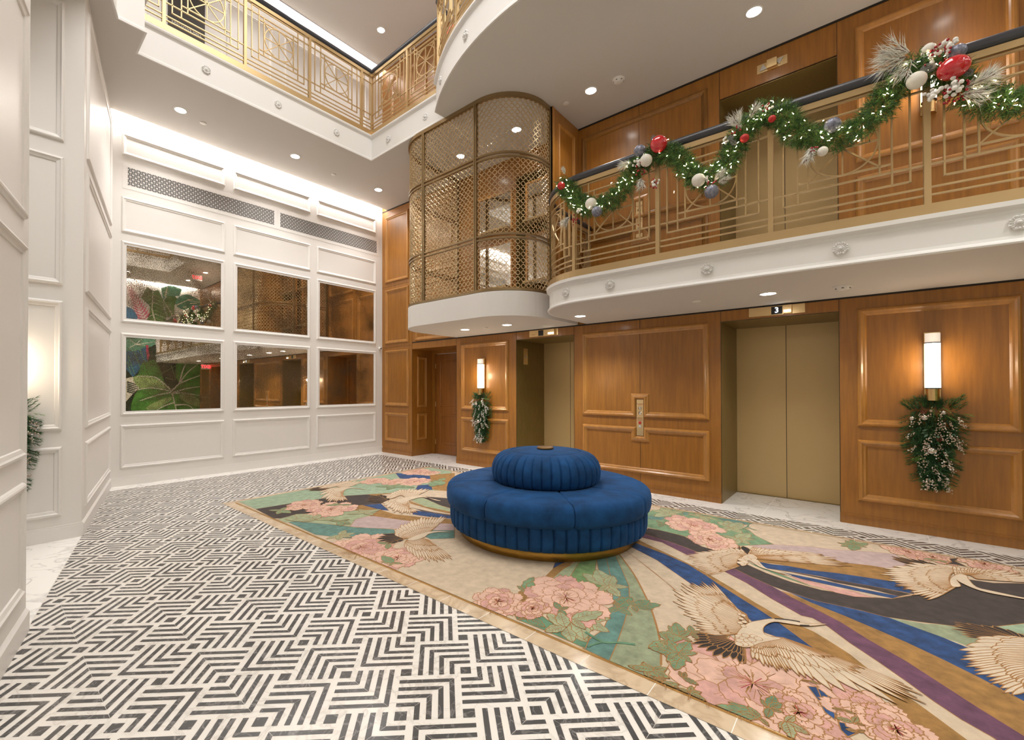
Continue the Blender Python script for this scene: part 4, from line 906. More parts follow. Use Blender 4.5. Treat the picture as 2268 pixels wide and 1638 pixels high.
field('B', [(1840, 500), (2000, 560), (2300, 622), (2300, 640), (2100, 600), (1860, 530)], R_gold); field('B', [(1860, 570), (2100, 620), (2300, 648), (2300, 660), (2000, 615)], R_dark)
field('B', [(1370, 545), (1560, 530), (1640, 600), (1560, 595)], R_blue); field('B', [(1870, 595), (2000, 610), (2300, 660), (2300, 685), (2050, 665), (1880, 640)], R_blue)
field('B', [(1200, 560), (1370, 545), (1560, 595), (1700, 640), (2000, 670), (2300, 690), (2300, 740), (2050, 725), (1800, 700), (1480, 660), (1300, 620)], R_gold)
field('B', [(1290, 680), (1480, 655), (1800, 700), (2050, 725), (2300, 735), (2300, 810), (2060, 800), (1800, 790), (1400, 775), (1250, 760)], R_lilac)
field('B', [(620, 715), (700, 705), (1000, 735), (1300, 770), (1600, 785), (1730, 795), (1640, 880), (1200, 880), (900, 845)], R_teal)
field('B', [(2050, 800), (2300, 800), (2300, 880), (2060, 890), (1990, 860)], R_teal)
field('B', [(520, 690), (700, 640), (1000, 620), (1300, 600), (1560, 590), (1450, 650), (1300, 690), (1250, 760), (1000, 735), (700, 710), (600, 720)], R_leaf2)
# --- leaves, peonies, cranes
def leafw(b, t, wd, m, veins=True, serr=True):
    b, t = Vector(b), Vector(t); d = t-b; L_ = d.length
    if L_ < .01: return
    d /= L_; n = Vector((-d.y, d.x)); K = 7; side = []
    for s in (1, -1):
        pts = []
        for i in range(K+1):
            f = i/K; ww_ = sin(pi*min(1, f*.92+.06))**.8*wd*L_*.5*(1-.25*f)
            if serr and i % 2 == 0 and 0 < i < K: ww_ *= 1.22
            pts.append(b+d*(L_*f)+n*s*ww_*(0 if i == K else 1))
        side.append(pts)
    w_ = [tuple(p) for p in side[0]]+[tuple(p) for p in side[1][::-1][1:]]
    rpoly(w_, m); z = lift(); rline(w_, .0046, closed=True, z=z); rline([tuple(b), tuple(b+d*L_*.55+n*.01*L_), tuple(t)], .0032, z=z)
    if veins:
        for i in (2, 3, 4, 5):
            f = i/K-.12; p = b+d*L_*f
            for s in (1, -1): rline([tuple(p), tuple(p+d*L_*.14+n*s*wd*L_*.30)], .0028, z=z)
def cluster(key, c, tips, m, wd=.48):
    w_ = cp_(key, [c])[0]
    for tp in cp_(key, tips): leafw(w_, tp, wd, m)
rnd = random.Random(3)
def peony(c, R_, rot, sq=.85, seed=1, rose=.5):
    r = random.Random(seed); c = Vector(c); ca, sa = cos(rot), sin(rot)
    def W(a, q): x, y = cos(a)*q, sin(a)*q*sq; return (c.x+x*ca-y*sa, c.y+x*sa+y*ca)
    for ring, (n, r0, r1) in enumerate(((9, .5, 1.0), (8, .32, .80), (6, .15, .58), (5, .0, .36))):
        for k in range(n):
            a = 2*pi*(k+.5*(ring % 2))/n+r.uniform(-.15, .15); hw = pi/n*1.35; pts = []; J = 14
            rr = r1*r.uniform(.88, 1.06)
            pts.append(W(a, r0*.4*R_))
            for j in range(J+1):
                f = j/J*2-1; env = (1-abs(f)**2.6*.42); ruff = 1+.045*sin(j*2.9+k)+r.uniform(-.03, .03)
                pts.append(W(a+f*hw, R_*rr*env*ruff))
            m = R_rose if r.random() < rose*.5+(.25 if ring == 2 else 0) else R_pink
            rpoly(pts, m); z = lift(); rline(pts, .0044, closed=True, z=z)
            for _ in range(5):
                b = a+r.uniform(-.6, .6)*hw; q = rr*r.uniform(.55, .78); rline([W(b*.5+a*.5, R_*max(.1, q-.3)), W(b, R_*q)], .0028, z=z)
    z = lift()
    for k in range(16):
        a = r.uniform(0, 2*pi); rline([W(a, R_*.02), W(a, R_*r.uniform(.10, .24))], .0042, R_red if k % 2 else R_line, z=z)
def feather(b, t, wd, m=None, bend=0.0, lines=True):
    b, t = Vector(b), Vector(t); d = t-b; L_ = d.length; d /= L_; n = Vector((-d.y, d.x)); lp = []; rp = []
    for i in range(9):
        f = i/8; cc = b+d*(L_*f)+n*(bend*L_*(f*f)); ww_ = wd*.5*(.4+.6*min(1, f*1.6))*(1 if f < .72 else (1-((f-.72)/.28)**2*.95)); lp.append(tuple(cc+n*ww_)); rp.append(tuple(cc-n*ww_))
    w_ = lp+rp[::-1]; rpoly(w_, m or R_crane); rline(w_, .0044, closed=True)
def interp(w_, f):
    n = len(w_)-1; x = f*n; i = min(int(x), n-1); q = x-i; return (w_[i][0]+(w_[i+1][0]-w_[i][0])*q, w_[i][1]+(w_[i+1][1]-w_[i][1])*q)
def wing(key, roots, tips, n, rows=(1.0, .62, .36), m=None, bend=.03, wf=1.5, order=1):
    r_, t_ = smooth(cp_(key, roots), False), smooth(cp_(key, tips), False)
    for lev, q in enumerate(rows):
        nn = int(n*(1+.25*lev))
        for i in range(nn):
            f = (i+.5)/nn; f = f if order > 0 else 1-f; a = Vector(interp(r_, f)); b = Vector(interp(t_, f)); f2 = min(1, f+1/nn); a2, b2 = Vector(interp(r_, f2)), Vector(interp(t_, f2))
            sp = ((b2-a2)-(b-a)).length*0+((a+(b-a)*q*.8)-(a2+(b2-a2)*q*.8)).length
            if f+1/nn > 1: f3 = f-1/nn; sp = ((a+(b-a)*q*.8)-(Vector(interp(r_, f3))+(Vector(interp(t_, f3))-Vector(interp(r_, f3)))*q*.8)).length
            jit = 1 if lev == 0 else 1+.08*rnd.uniform(-1, 1)
            jit *= (1+.05*((i % 3)-1)) if lev == 0 else 1
            feather(a, a+(b-a)*q*jit, max(.010, min(sp*(wf if lev else .98), .062)), m, bend*(1 if order > 0 else -1))
def body(key, pts, m=None, line=True): 
    w_ = smooth(cp_(key, pts), True, 3); rpoly(w_, m or R_crane)
    if line: rline(w_, .0038, closed=True)
def scales(key, pts, R_):
    for x, y in cp_(key, pts):
        z = lift(); w_ = [(x+R_*cos(a), y+R_*.9*sin(a)) for a in [2*pi*k/10 for k in range(10)]]; rpoly(w_, R_crane, z); rline(w_, .003, closed=True)
relevel()
# upper right peonies and leaves
for c, tips in (((380, 260), [(180, 230), (230, 300), (300, 200), (480, 300), (520, 240)]), ((700, 300), [(560, 270), (640, 265), (800, 300), (860, 330), (760, 350)]), ((1000, 410), [(860, 350), (960, 340), (1100, 360), (1180, 420), (1100, 470), (900, 440)]), ((1060, 520), [(900, 490), (1180, 470), (1230, 530), (1180, 580), (1000, 580)]), ((300, 370), [(250, 340), (280, 400), (400, 390), (420, 350)])):
    cluster('A', c, tips, R_leaf2 if c[0] % 3 else R_leafd)
peony(cp_('A', [(600, 385)])[0], .34, .7, .8, 5); peony(cp_('A', [(790, 535)])[0], .27, .5, .7, 8)
for c, tips in (((2180, 590), [(2060, 560), (2100, 600), (2200, 550), (2268, 560), (2280, 610)]),): cluster('A', c, tips, R_leaf)
cluster('D', (240, 320), [(40, 300), (120, 265), (200, 260), (390, 300), (380, 350), (200, 385)], R_leaf)
peony(cp_('D', [(860, 400)])[0], .22, .4, .7, 11, .7); peony(cp_('D', [(1180, 470)])[0], .18, .4, .7, 12, .7); peony(cp_('D', [(1800, 560)])[0], .22, .4, .7, 13, .8)
cluster('D', (1250, 510), [(1050, 490), (1150, 490), (1380, 530), (1350, 550)], R_leaf); field('D', [(1370, 490), (1480, 485), (1440, 520), (1580, 585), (1500, 570), (1340, 550), (1400, 530)], R_dark)
rline(cp_('A', [(1180, 365), (1160, 400), (1110, 425)]), .012, R_leaf); rline(cp_('A', [(1160, 400), (1200, 425), (1250, 440)]), .010, R_leaf)
relevel()
# crane under the ottoman's right: wings across the stripes
rnd.seed(5)
wing('A', [(1200, 700), (1100, 660), (1000, 700), (960, 760), (1020, 800)], [(1180, 600), (900, 575), (860, 600), (1000, 590), (1120, 600)], 8, (1.0,), R_ink)
wing('A', [(1150, 720), (1100, 700), (1060, 740), (1050, 780), (1080, 800)], [(1100, 620), (900, 610), (700, 655), (555, 690), (590, 745), (650, 820), (720, 870), (790, 905)], 26, (1.0, .6, .35), None, -.03)
wing('A', [(1160, 700), (1220, 700), (1260, 730)], [(1200, 610), (1340, 620), (1700, 665), (1950, 690), (2130, 770), (2150, 805)], 24, (1.0, .62, .36), None, .02, 1.5, -1)
body('A', [(1080, 760), (1120, 700), (1200, 680), (1260, 720), (1250, 740), (1290, 800), (1420, 850), (1560, 900), (1400, 850), (1280, 810), (1200, 760), (1160, 750), (1150, 790), (1100, 800)])
scales('A', [(1100, 740), (1130, 760), (1090, 770), (1160, 730), (1200, 715)], .03)
rline(smooth(cp_('A', [(1250, 740), (1330, 820), (1450, 855), (1600, 900)]), False), .016, R_crane)
# right crane
rnd.seed(6)
wing('D', [(1330, 650), (1250, 640), (1150, 640)], [(1290, 580), (1000, 500), (720, 465), (700, 495), (980, 560), (1140, 580)], 13, (1.0,), R_ink, .02, 1.3)
wing('D', [(1480, 640), (1400, 660), (1360, 740), (1400, 800), (1450, 830)], [(1250, 570), (900, 545), (640, 615), (590, 680), (665, 745), (740, 815), (830, 850), (900, 890), (1020, 960), (1180, 1000)], 24, (1.0, .6, .34), None, -.03)
wing('D', [(1450, 700), (1600, 690), (1700, 740)], [(1400, 580), (1560, 600), (1660, 600), (1850, 620), (2010, 625), (2300, 700), (2400, 780)], 18, (1.0, .6, .34), None, .02, 1.5, -1)
body('D', [(1380, 740), (1480, 680), (1580, 700), (1600, 740), (1700, 840), (1900, 890), (2268, 970), (2500, 1020), (2268, 985), (1850, 910), (1650, 850), (1500, 780), (1460, 755), (1510, 830), (1400, 830)])
relevel()
# lower right crane at the edge
rnd.seed(9)
wing('G', [(2268, 600), (2150, 560), (2050, 600)], [(2268, 530), (2010, 450), (1680, 405), (1500, 405), (1530, 470), (1610, 530), (1800, 580), (2100, 610)], 15, (1.0,), R_ink, .02, 1.3)
wing('G', [(2500, 600), (2400, 700), (2420, 850), (2500, 1000)], [(2100, 560), (1780, 580), (1640, 705), (1650, 800), (1700, 870), (1770, 940), (1920, 1040), (2030, 1110), (2160, 1220)], 22, (1.0, .6), None, -.02)
relevel()
# centre peony group with leaves
for c, tips, mm in (((900, 740), [(760, 640), (740, 790), (860, 600), (1000, 690), (1080, 880), (960, 880), (830, 560)], R_leaf2), ((1000, 690), [(940, 590), (1120, 640), (1260, 690), (1250, 800), (1120, 790), (1050, 860)], R_leaf2), ((1240, 430), [(1040, 330), (1150, 300), (1280, 350), (1400, 440), (1330, 520), (1170, 470)], R_leaf2), ((1320, 600), [(1230, 640), (1430, 670), (1360, 520), (1430, 520), (1300, 560)], R_leafd), ((1440, 590), [(1660, 580), (1570, 545), (1600, 620), (1470, 640), (1400, 540)], R_leafd), ((600, 470), [(520, 430), (540, 480), (700, 400), (650, 360), (800, 370)], R_leaf), ((600, 680), [(530, 700), (450, 600), (580, 560), (740, 760), (680, 640)], R_leafd), ((480, 610), [(440, 580), (580, 580), (540, 640)], R_leaf)):
    cluster('C', c, tips, mm)
peony(cp_('C', [(905, 525)])[0], .345, .6, .82, 21, .5); peony(cp_('C', [(370, 560)])[0], .215, .3, .85, 22, .35); peony(cp_('C', [(640, 610)])[0], .14, .2, .8, 26, .9)
cluster('C', (860, 620), [(815, 560), (930, 600), (900, 690)], R_leafd); cluster('C', (900, 760), [(760, 650), (740, 800), (860, 640)], R_leaf2); cluster('C', (960, 700), [(1080, 640), (1200, 640), (1060, 780)], R_leaf2)
rline(smooth(cp_('C', [(1060, 800), (1200, 880), (1320, 885), (1455, 900)]), False), .018, R_leafd); rline(smooth(cp_('C', [(1200, 880), (1120, 900), (1080, 920)]), False), .014, R_leafd)
for c, tips, mm in (((1750, 880), [(1640, 800), (1788, 760), (1700, 1000), (1560, 930), (1650, 880)], R_leaf), ((1540, 1110), [(1400, 1070), (1520, 1040), (1700, 1110), (1730, 1170), (1560, 1170)], R_leaf), ((1700, 1200), [(1560, 1170), (1640, 1160), (1800, 1250)], R_leafd)):
    cluster('C', c, tips, mm)
for c, tips, mm in (((450, 690), [(260, 650), (340, 590), (410, 560), (540, 640), (560, 740)], R_leaf), ((440, 850), [(160, 800), (220, 760), (340, 720), (540, 740), (610, 850), (400, 1010), (330, 930), (560, 940)], R_leaf), ((560, 660), [(540, 590), (630, 640), (620, 720)], R_leafd), ((480, 1080), [(440, 1020), (500, 1030), (620, 1150)], R_leafd), ((540, 1220), [(430, 1180), (560, 1160), (650, 1220), (690, 1300)], R_leaf), ((200, 1010), [(90, 940), (330, 990), (350, 1090), (0, 980)], R_leaf), ((280, 1130), [(200, 1080), (440, 1150), (400, 1190)], R_leaf)):
    cluster('E', c, tips, mm)
relevel()
# large front peony
peony(cp_('E', [(1130, 1130)])[0], .44, .65, .82, 31, .8)
peony(cp_('E', [(1560, 1400)])[0], .17, .4, .8, 32, .9)
field('E', [(1640, 1160), (1900, 1180), (1900, 1480), (1800, 1400), (1740, 1290)], R_blue)
field('G', [(40, 1090), (140, 1110), (200, 1300), (460, 1400), (560, 1560), (380, 1638), (300, 1560), (250, 1400), (100, 1230)], R_blue); field('G', [(1130, 1560), (1300, 1700), (1200, 1750), (1100, 1600)], R_blue)
peony(cp_('G', [(600, 1380)])[0], .20, .5, .85, 33, .7); peony(cp_('G', [(900, 1560)])[0], .15, .5, .85, 34, .6)
for c, tips, mm in (((1290, 1370), [(1200, 1280), (1330, 1250), (1400, 1320), (1260, 1460), (1420, 1410)], R_leafd), ((1200, 1460), [(900, 1310), (780, 1340), (1000, 1400), (1280, 1540), (1080, 1350)], R_leaf), ((1440, 1500), [(1380, 1560), (1520, 1440), (1600, 1560), (1660, 1620), (1500, 1660)], R_leaf2), ((1650, 1110), [(1590, 1110), (1760, 1140)], R_leaf)):
    cluster('E', c, tips, mm)
for c, tips, mm in (((440, 1480), [(240, 1430), (560, 1520), (480, 1420)], R_leaf), ((480, 1580), [(360, 1560), (560, 1570)], R_leaf), ((330, 1350), [(210, 1330), (460, 1390)], R_leaf)):
    cluster('G', c, tips, mm)
# front crane
rnd.seed(11)
wing('E', [(1050, 760), (960, 740), (880, 700), (960, 650)], [(1060, 960), (1000, 930), (800, 880), (610, 790), (560, 705), (590, 655), (700, 660)], 15, (1.0, .6), R_ink, .02, 1.2)
wing('E', [(1080, 660), (1040, 610), (1000, 540), (1060, 480), (1090, 560)], [(740, 690), (620, 640), (580, 560), (440, 430), (390, 300), (460, 210), (560, 200), (660, 190), (760, 195)], 27, (1.0, .66, .4), None, -.02)
wing('E', [(1120, 760), (1240, 700), (1400, 710), (1560, 760)], [(1120, 900), (1300, 990), (1420, 1015), (1540, 1040), (1900, 1190)]+[((1800+1040/4.846-1400)*4.222, (1300+1260/4.846-1250)*4.222), ((1800+1120/4.846-1400)*4.222, (1300+1190/4.846-1250)*4.222), ((1800+1040/4.846-1400)*4.222, (1300+1075/4.846-1250)*4.222)], 26, (1.0, .6, .34), None, .02, 1.5, -1)
body('E', [(960, 740), (1000, 640), (1090, 570), (1200, 545), (1320, 530), (1480, 545), (1620, 575), (1820, 580), (1640, 600), (1450, 575), (1330, 560), (1250, 590), (1225, 640), (1260, 690), (1400, 715), (1300, 740), (1200, 760), (1100, 800), (1000, 790)])
scales('E', [(1000, 700), (1040, 720), (1080, 740), (1120, 730), (1060, 690), (1010, 740), (1100, 770), (1050, 770), (1140, 700), (1180, 720), (1000, 770)], .022)
scales('E', [(1010, 490), (1040, 500), (1020, 530), (1010, 570), (1050, 560), (1040, 600)], .016)
rline(smooth(cp_('E', [(1330, 530), (1450, 540), (1570, 560)]), False), .014, R_ink); rline(smooth(cp_('E', [(1570, 592), (1660, 596)]), False), .012, R_ink)
relevel()
# left cranes, peonies and leaves
rnd.seed(12)
for c, R_, sd in (((1900, 205), .30, 41), ((2050, 220), .22, 42), ((1700, 310), .22, 43), ((1890, 310), .3, 44), ((1500, 300), .24, 45)): peony(cp_('B', [c])[0], R_, .3, .8, sd, .2)
for c, R_, sd in (((790, 545), .26, 46), ((1060, 590), .34, 47)): peony(cp_('B', [c])[0], R_, .4, .8, sd, .2)
for c, tips, mm in (((560, 600), [(430, 600), (520, 640), (650, 630), (600, 570)], R_leaf), ((900, 690), [(600, 690), (700, 640), (760, 720), (1080, 690), (940, 640)], R_leaf2), ((1150, 710), [(1040, 700), (1250, 740), (1240, 690), (1160, 760)], R_leaf), ((1400, 620), [(1220, 640), (1560, 590), (1480, 650), (1340, 590)], R_leaf2), ((1700, 350), [(1500, 360), (1620, 390), (1900, 370), (1760, 330)], R_leaf), ((2150, 300), [(2060, 300), (2200, 270), (2160, 350), (2060, 360)], R_leaf), ((1150, 545), [(1000, 550), (1080, 530), (1280, 545)], R_leaf)):
    cluster('B', c, tips, mm)
wing('B', [(1170, 370), (1080, 380), (1020, 380)], [(970, 400), (840, 400), (840, 375), (980, 358)], 8, (1.0,), R_ink, .0, 1.2)
wing('B', [(1100, 370), (1180, 370), (1190, 400), (1150, 420)], [(920, 410), (980, 500), (1060, 515), (1140, 510), (1220, 500)], 14, (1.0, .6), None, .03)
wing('B', [(1180, 385), (1120, 360), (1060, 370)], [(1380, 310), (1260, 300), (1120, 315), (1000, 340), (930, 380)], 15, (1.0, .6), None, -.02)
body('B', [(1080, 390), (1160, 370), (1250, 370), (1420, 392), (1250, 378), (1180, 400), (1110, 410)])
wing('B', [(1830, 480), (1700, 500), (1640, 500)], [(1560, 530), (1430, 510), (1430, 470), (1520, 440), (1600, 455)], 9, (1.0,), R_ink, .0, 1.2)
wing('B', [(1700, 480), (1800, 470), (1840, 520), (1760, 540)], [(1560, 530), (1650, 600), (1740, 630), (1850, 635), (1930, 620)], 16, (1.0, .6), None, .03)
wing('B', [(1840, 490), (1760, 450), (1680, 480)], [(2060, 380), (1900, 385), (1760, 390), (1660, 430), (1600, 480)], 16, (1.0, .6), None, -.02)
body('B', [(1700, 500), (1800, 470), (1900, 455), (1960, 450), (2100, 500), (2160, 505), (1980, 470), (1850, 500), (1760, 530)])
relevel()
peony(cp_('B', [(1370, 970)])[0], .36, .5, .8, 51, .4); peony(cp_('B', [(1730, 1080)])[0], .26, .5, .8, 52, .35)
for c, tips, mm in (((1150, 850), [(1010, 890), (1130, 900), (1200, 800), (1300, 830), (1260, 870)], R_leaf2), ((1640, 940), [(1520, 920), (1620, 990), (1720, 920)], R_leaf), ((1680, 1130), [(1560, 1120), (1640, 1160), (1780, 1140), (1570, 1060)], R_leaf)): cluster('B', c, tips, mm)
wing('B', [(1900, 860), (1800, 870), (1780, 900)], [(1730, 840), (1620, 835), (1510, 875), (1560, 920), (1640, 935), (1740, 910)], 10, (1.0,), R_ink, .0, 1.2)
wing('B', [(1820, 900), (1950, 880), (2040, 900)], [(1800, 960), (1900, 1080), (2050, 1110), (2160, 1110), (2268, 1080)], 19, (1.0, .6, .35), None, .03)
wing('B', [(2040, 830), (1960, 850), (1860, 880), (1800, 890)], [(2220, 660), (2100, 665), (1960, 670), (1820, 720), (1700, 790), (1700, 850)], 21, (1.0, .6, .35), None, -.02)
body('B', [(1820, 900), (1900, 860), (2000, 825), (2130, 812), (2268, 825), (2130, 822), (2040, 840), (2000, 870), (1920, 900)])
o = build('area_rug', rug); tag(o, 'large rug with cranes, pink peonies and sweeping coloured bands under the blue ottoman', 'rug')

# ================================================================ PAINTED LEAVES ON THE SOUTH WALL
VY = 2*(YN-.008)-YS
def mur(key, pts):
    ox, oy, sc = {'L': (275, 740, 5.314), 'U': (280, 540, 8.62)}[key]; out = []
    for x, y in pts:
        d = ray(ox+x/sc, oy+y/sc); t = VY/d.y; out.append((d.x*t, 1.35+d.z*t))
    return out
def pm(n, r, g, b, mo=.3): return mat('mural_'+n, srgb(r, g, b), .6, mott=mo, mscale=5)
P_dk = pm('deep_green', 30, 48, 30); P_g = pm('leaf_green', 84, 150, 56, .55); P_g2 = pm('banana_green', 84, 130, 60, .5); P_lg = pm('light_green', 160, 186, 116, .4); P_tl = pm('teal_leaf', 96, 156, 128, .35); P_bl = pm('blue_leaf', 52, 112, 152, .4)
P_pk = pm('pink_flower', 200, 60, 100, .35); P_pk2 = pm('pink_light', 214, 128, 146, .3); P_w = mat('mural_vein', srgb(226, 222, 206), .6)
mu_ = MB(); MZ = [YS+.002]
def mpoly(w_, m):
    w_ = [(min(a, 5.862), max(b, .03)) for a, b in w_]; MZ[0] += .0004; mu_.add([(a, MZ[0], b) for a, b in w_], tessellate_polygon([[Vector((a, b, 0)) for a, b in w_]]), m)
def mline(w_, wd=.02, m=None):
    MZ[0] += .0004; n = len(w_); A_, B_ = offs(w_, wd/2), offs(w_, -wd/2)
    for i in range(n-1):
        k0, k1 = 1-.6*i/(n-1), 1-.6*(i+1)/(n-1); c0, c1 = Vector(w_[i]), Vector(w_[i+1]); q = [Vector((min(p.x, 5.863), p.y)) for p in (c0+(A_[i]-c0)*k0, c0+(B_[i]-c0)*k0, c1+(B_[i+1]-c1)*k1, c1+(A_[i+1]-c1)*k1)]
        mu_.add([(p.x, MZ[0], p.y) for p in q], [(0, 1, 2, 3)], m or P_w)
def mleaf(b, t, wd, m, veins=7, vm=None):
    b, t = Vector(b), Vector(t); d = t-b; L_ = d.length; d /= L_; n = Vector((-d.y, d.x)); K = 12; w_ = []
    for s_, rng in ((1, range(K+1)), (-1, range(K, -1, -1))):
        for i in rng: f = i/K; w_.append(tuple(b+d*L_*f+n*s_*wd*L_*.5*sin(pi*min(1, f*.95+.03))**.7))
    mpoly(w_, m); mline([tuple(b), tuple(t)], .03, vm)
    for i in range(1, veins+1):
        p = b+d*L_*i/(veins+1.5)
        for s_ in (1, -1): mline([tuple(p), tuple(p+d*L_*.14+n*s_*wd*L_*.36)], .012, vm)
mpoly([(-.5, .05), (5.86, .05), (5.86, 2.25), (4.5, 2.3), (4.2, 2.6), (2.6, 2.9), (-.5, 2.2)], P_dk)
for b, t, w_, m in (((.2, .2), (-.2, 2.6), .6, P_g2), ((1.2, .2), (.6, 2.8), .55, P_g), ((2.0, .2), (2.2, 3.3), .5, P_tl), ((2.9, .3), (1.6, 1.8), .6, P_lg), ((2.8, 1.8), (2.2, 4.2), .4, P_g2), ((1.2, 2.0), (1.4, 3.9), .4, P_g2)): mleaf(b, t, w_, m)
mpoly(mur('L', [(280, 160), (372, 120), (372, 320), (285, 320)]), P_dk)
w_ = mur('L', [(10, 20), (370, 58), (360, 120), (280, 160), (130, 205), (10, 200)]); mpoly(w_, P_tl)
for q in ([(130, 120), (60, 60)], [(130, 120), (200, 60)], [(130, 120), (250, 130)], [(130, 120), (40, 170)], [(130, 120), (360, 90)]): mline(mur('L', q), .03, P_w)
mpoly(mur('L', [(10, 200), (130, 200), (250, 150), (272, 325), (200, 345), (170, 430), (100, 505), (10, 400)]), P_bl)
for q in ([(40, 250), (120, 470)], [(120, 210), (190, 400)], [(180, 180), (240, 320)], [(30, 320), (80, 470)]): mline(mur('L', q), .05, P_tl)
mpoly(mur('L', [(252, 125), (282, 130), (280, 180), (296, 250), (272, 325), (262, 260), (255, 200)]), P_pk)
mpoly(mur('L', [(10, 520), (100, 500), (180, 590), (170, 640), (100, 700), (10, 800)]), P_w)
for i in range(6): mline(mur('L', [(30, 560+22*i), (160, 600+22*i)]), .05, P_dk)
w_ = smooth(mur('L', [(200, 345), (270, 320), (340, 303), (390, 350), (440, 455), (470, 560), (550, 655), (575, 700), (600, 930), (120, 930), (100, 760), (170, 640), (180, 590), (100, 510), (160, 470)]), True, 3); mpoly(w_, P_g)
mpoly(smooth(mur('L', [(100, 510), (250, 480), (400, 540), (520, 640), (350, 620), (190, 640)]), True, 3), P_lg)
mpoly(smooth(mur('L', [(250, 870), (350, 800), (520, 740), (560, 760), (430, 850), (330, 890)]), True, 3), P_lg)
w_ = smooth(mur('L', [(600, 400), (620, 340), (760, 330), (900, 338), (900, 930), (600, 930), (572, 700), (640, 580), (600, 500)]), True, 3); mpoly(w_, P_g)
mpoly(smooth(mur('L', [(640, 720), (760, 700), (880, 780), (870, 850), (720, 800)]), True, 3), P_lg)
for q in ([(550, 670), (640, 580), (740, 450), (860, 355)], [(640, 580), (760, 530), (885, 485)], [(560, 695), (700, 690), (885, 722)], [(560, 690), (585, 790), (615, 920)], [(555, 685), (400, 710), (180, 782)], [(600, 830), (740, 830), (820, 890)], [(590, 800), (470, 840), (380, 890)], [(540, 650), (440, 560), (340, 500), (140, 495)], [(560, 690), (720, 640), (885, 615)], [(550, 670), (330, 630), (120, 660)], [(645, 575), (680, 440), (720, 345)]): mline(smooth(mur('L', q), False, 3), .055)
for q in ([(420, 470), (600, 370)], [(550, 370), (600, 530)], [(480, 510), (600, 540)]): mline(mur('L', q), .025, P_lg)
def ribbed(key, pts, m, spine, n=9, wd=.02):
    w_ = mur(key, pts); mpoly(w_, m); sp_2 = mur(key, spine); mline(sp_2, .05)
    a, b = Vector(sp_2[0]), Vector(sp_2[-1]); d = (b-a); L_ = d.length; d /= L_; nn = Vector((-d.y, d.x))
    for i in range(1, n):
        p = a+d*L_*i/n
        for s_ in (1, -1): mline([tuple(p), tuple(p-d*L_*.12+nn*s_*L_*.26)], wd, P_lg if i % 3 else P_w)
ribbed('U', [(390, 820), (500, 900), (600, 880), (690, 1060), (700, 1240), (760, 1380), (700, 1560), (430, 1560), (400, 1440), (450, 1200), (270, 1030), (330, 920)], P_g2, [(560, 1560), (480, 1250), (500, 900)])
ribbed('U', [(840, 900), (960, 1050), (910, 1180), (900, 1350), (780, 1400), (690, 1100)], P_g2, [(880, 1380), (700, 1090)])
ribbed('U', [(650, 850), (800, 800), (900, 810), (1050, 870), (1000, 1000), (760, 1000), (690, 1070)], P_tl, [(730, 1010), (770, 830)], 6)
mpoly(smooth(mur('U', [(960, 1040), (1100, 970), (1230, 990), (1440, 1130), (1300, 1200), (1100, 1260), (930, 1180)]), True, 3), P_tl)
for q in ([(930, 1180), (1150, 1080), (1400, 1120)], [(1150, 1070), (1260, 1065)], [(1200, 1140), (1340, 1135)], [(1070, 1210), (1140, 1205)], [(900, 1190), (1060, 1290)]): mline(mur('U', q), .035)
fs = mur('U', [(80, 890), (330, 1440)]); a, b = Vector(fs[0]), Vector(fs[1]); d = (b-a); L_ = d.length; d /= L_; nn = Vector((-d.y, d.x))
for i in range(11):
    f = i/10; p = a+d*L_*(f*.95+.05); q = .16+.55*f
    for s_ in (1, -1):
        tip = p-d*L_*.20+nn*s_*q*L_*.38; mid = (p+tip)/2
        mpoly([tuple(p), tuple(mid+d*.05*L_), tuple(tip), tuple(mid-d*.03*L_)], P_pk); mline([tuple(p), tuple(mid), tuple(tip)], .03, P_pk2)
mpoly(smooth(mur('U', [(-40, 1220), (60, 1225), (130, 1280), (200, 1430), (-40, 1430)]), True, 3), P_bl)
o = build('leaf_mural', mu_); tag(o, 'painted tropical leaf mural with pink flower, seen reflected in the left mirrors', 'mural')
# ================================================================ GREENERY
GR = random.Random(21)
def rv(r=GR):
    while True:
        v = Vector((r.uniform(-1, 1), r.uniform(-1, 1), r.uniform(-1, 1)))
        if .05 < v.length < 1: return v.normalized()
def needle(mb, p, d, L_, wd, m):
    s_ = d.cross(rv()); 
    if s_.length < .01: return
    s_ = s_.normalized()*wd*.5; mb.add([p-s_, p+s_, p+d*L_], [(0, 1, 2)], m)
def sprig(mb, p, d, L_, n, nl, wd, m):
    p, d = Vector(p), Vector(d).normalized(); mm = [m] if not isinstance(m, (list, tuple)) else m
    for i in range(n):
        f = i/n; q = (d*1.0+rv()*.85).normalized(); needle(mb, p+d*L_*f, q, nl*GR.uniform(.7, 1.1), wd, GR.choice(mm))
def ball(name, c, r, m, par, lab, ribs=0, sq=(1, 1, 1)):
    mb = MB(); c = Vector(c); rows = []; K = 36 if ribs else 24
    for i in range(15):
        t = pi*i/14; row = []
        for k in range(K):
            a = 2*pi*k/K; rr = r*(1+(.05*cos(12*a) if ribs else 0)); row.append(c+Vector((rr*sin(t)*cos(a)*sq[0], rr*sin(t)*sin(a)*sq[1], rr*cos(t)*sq[2])))
        rows.append(row)
    mb.grid(rows, m, True, cu=True); return tag(build(name, mb, m, par), lab)
def berries(c, r_, n, br, m, par, lab, droop=0):
    mb = MB(); c = Vector(c)
    for i in range(n):
        v = rv()*r_*GR.uniform(.4, 1); v.z = v.z-droop*GR.random(); mb.sphere(c+v, br*GR.uniform(1.1, 1.45), m, 8); mb.add([c, c+Vector((.001, .001, 0)), c+v], [(0, 1, 2)], M_cone)
    return tag(build('berry_cluster', mb, m, par), lab)
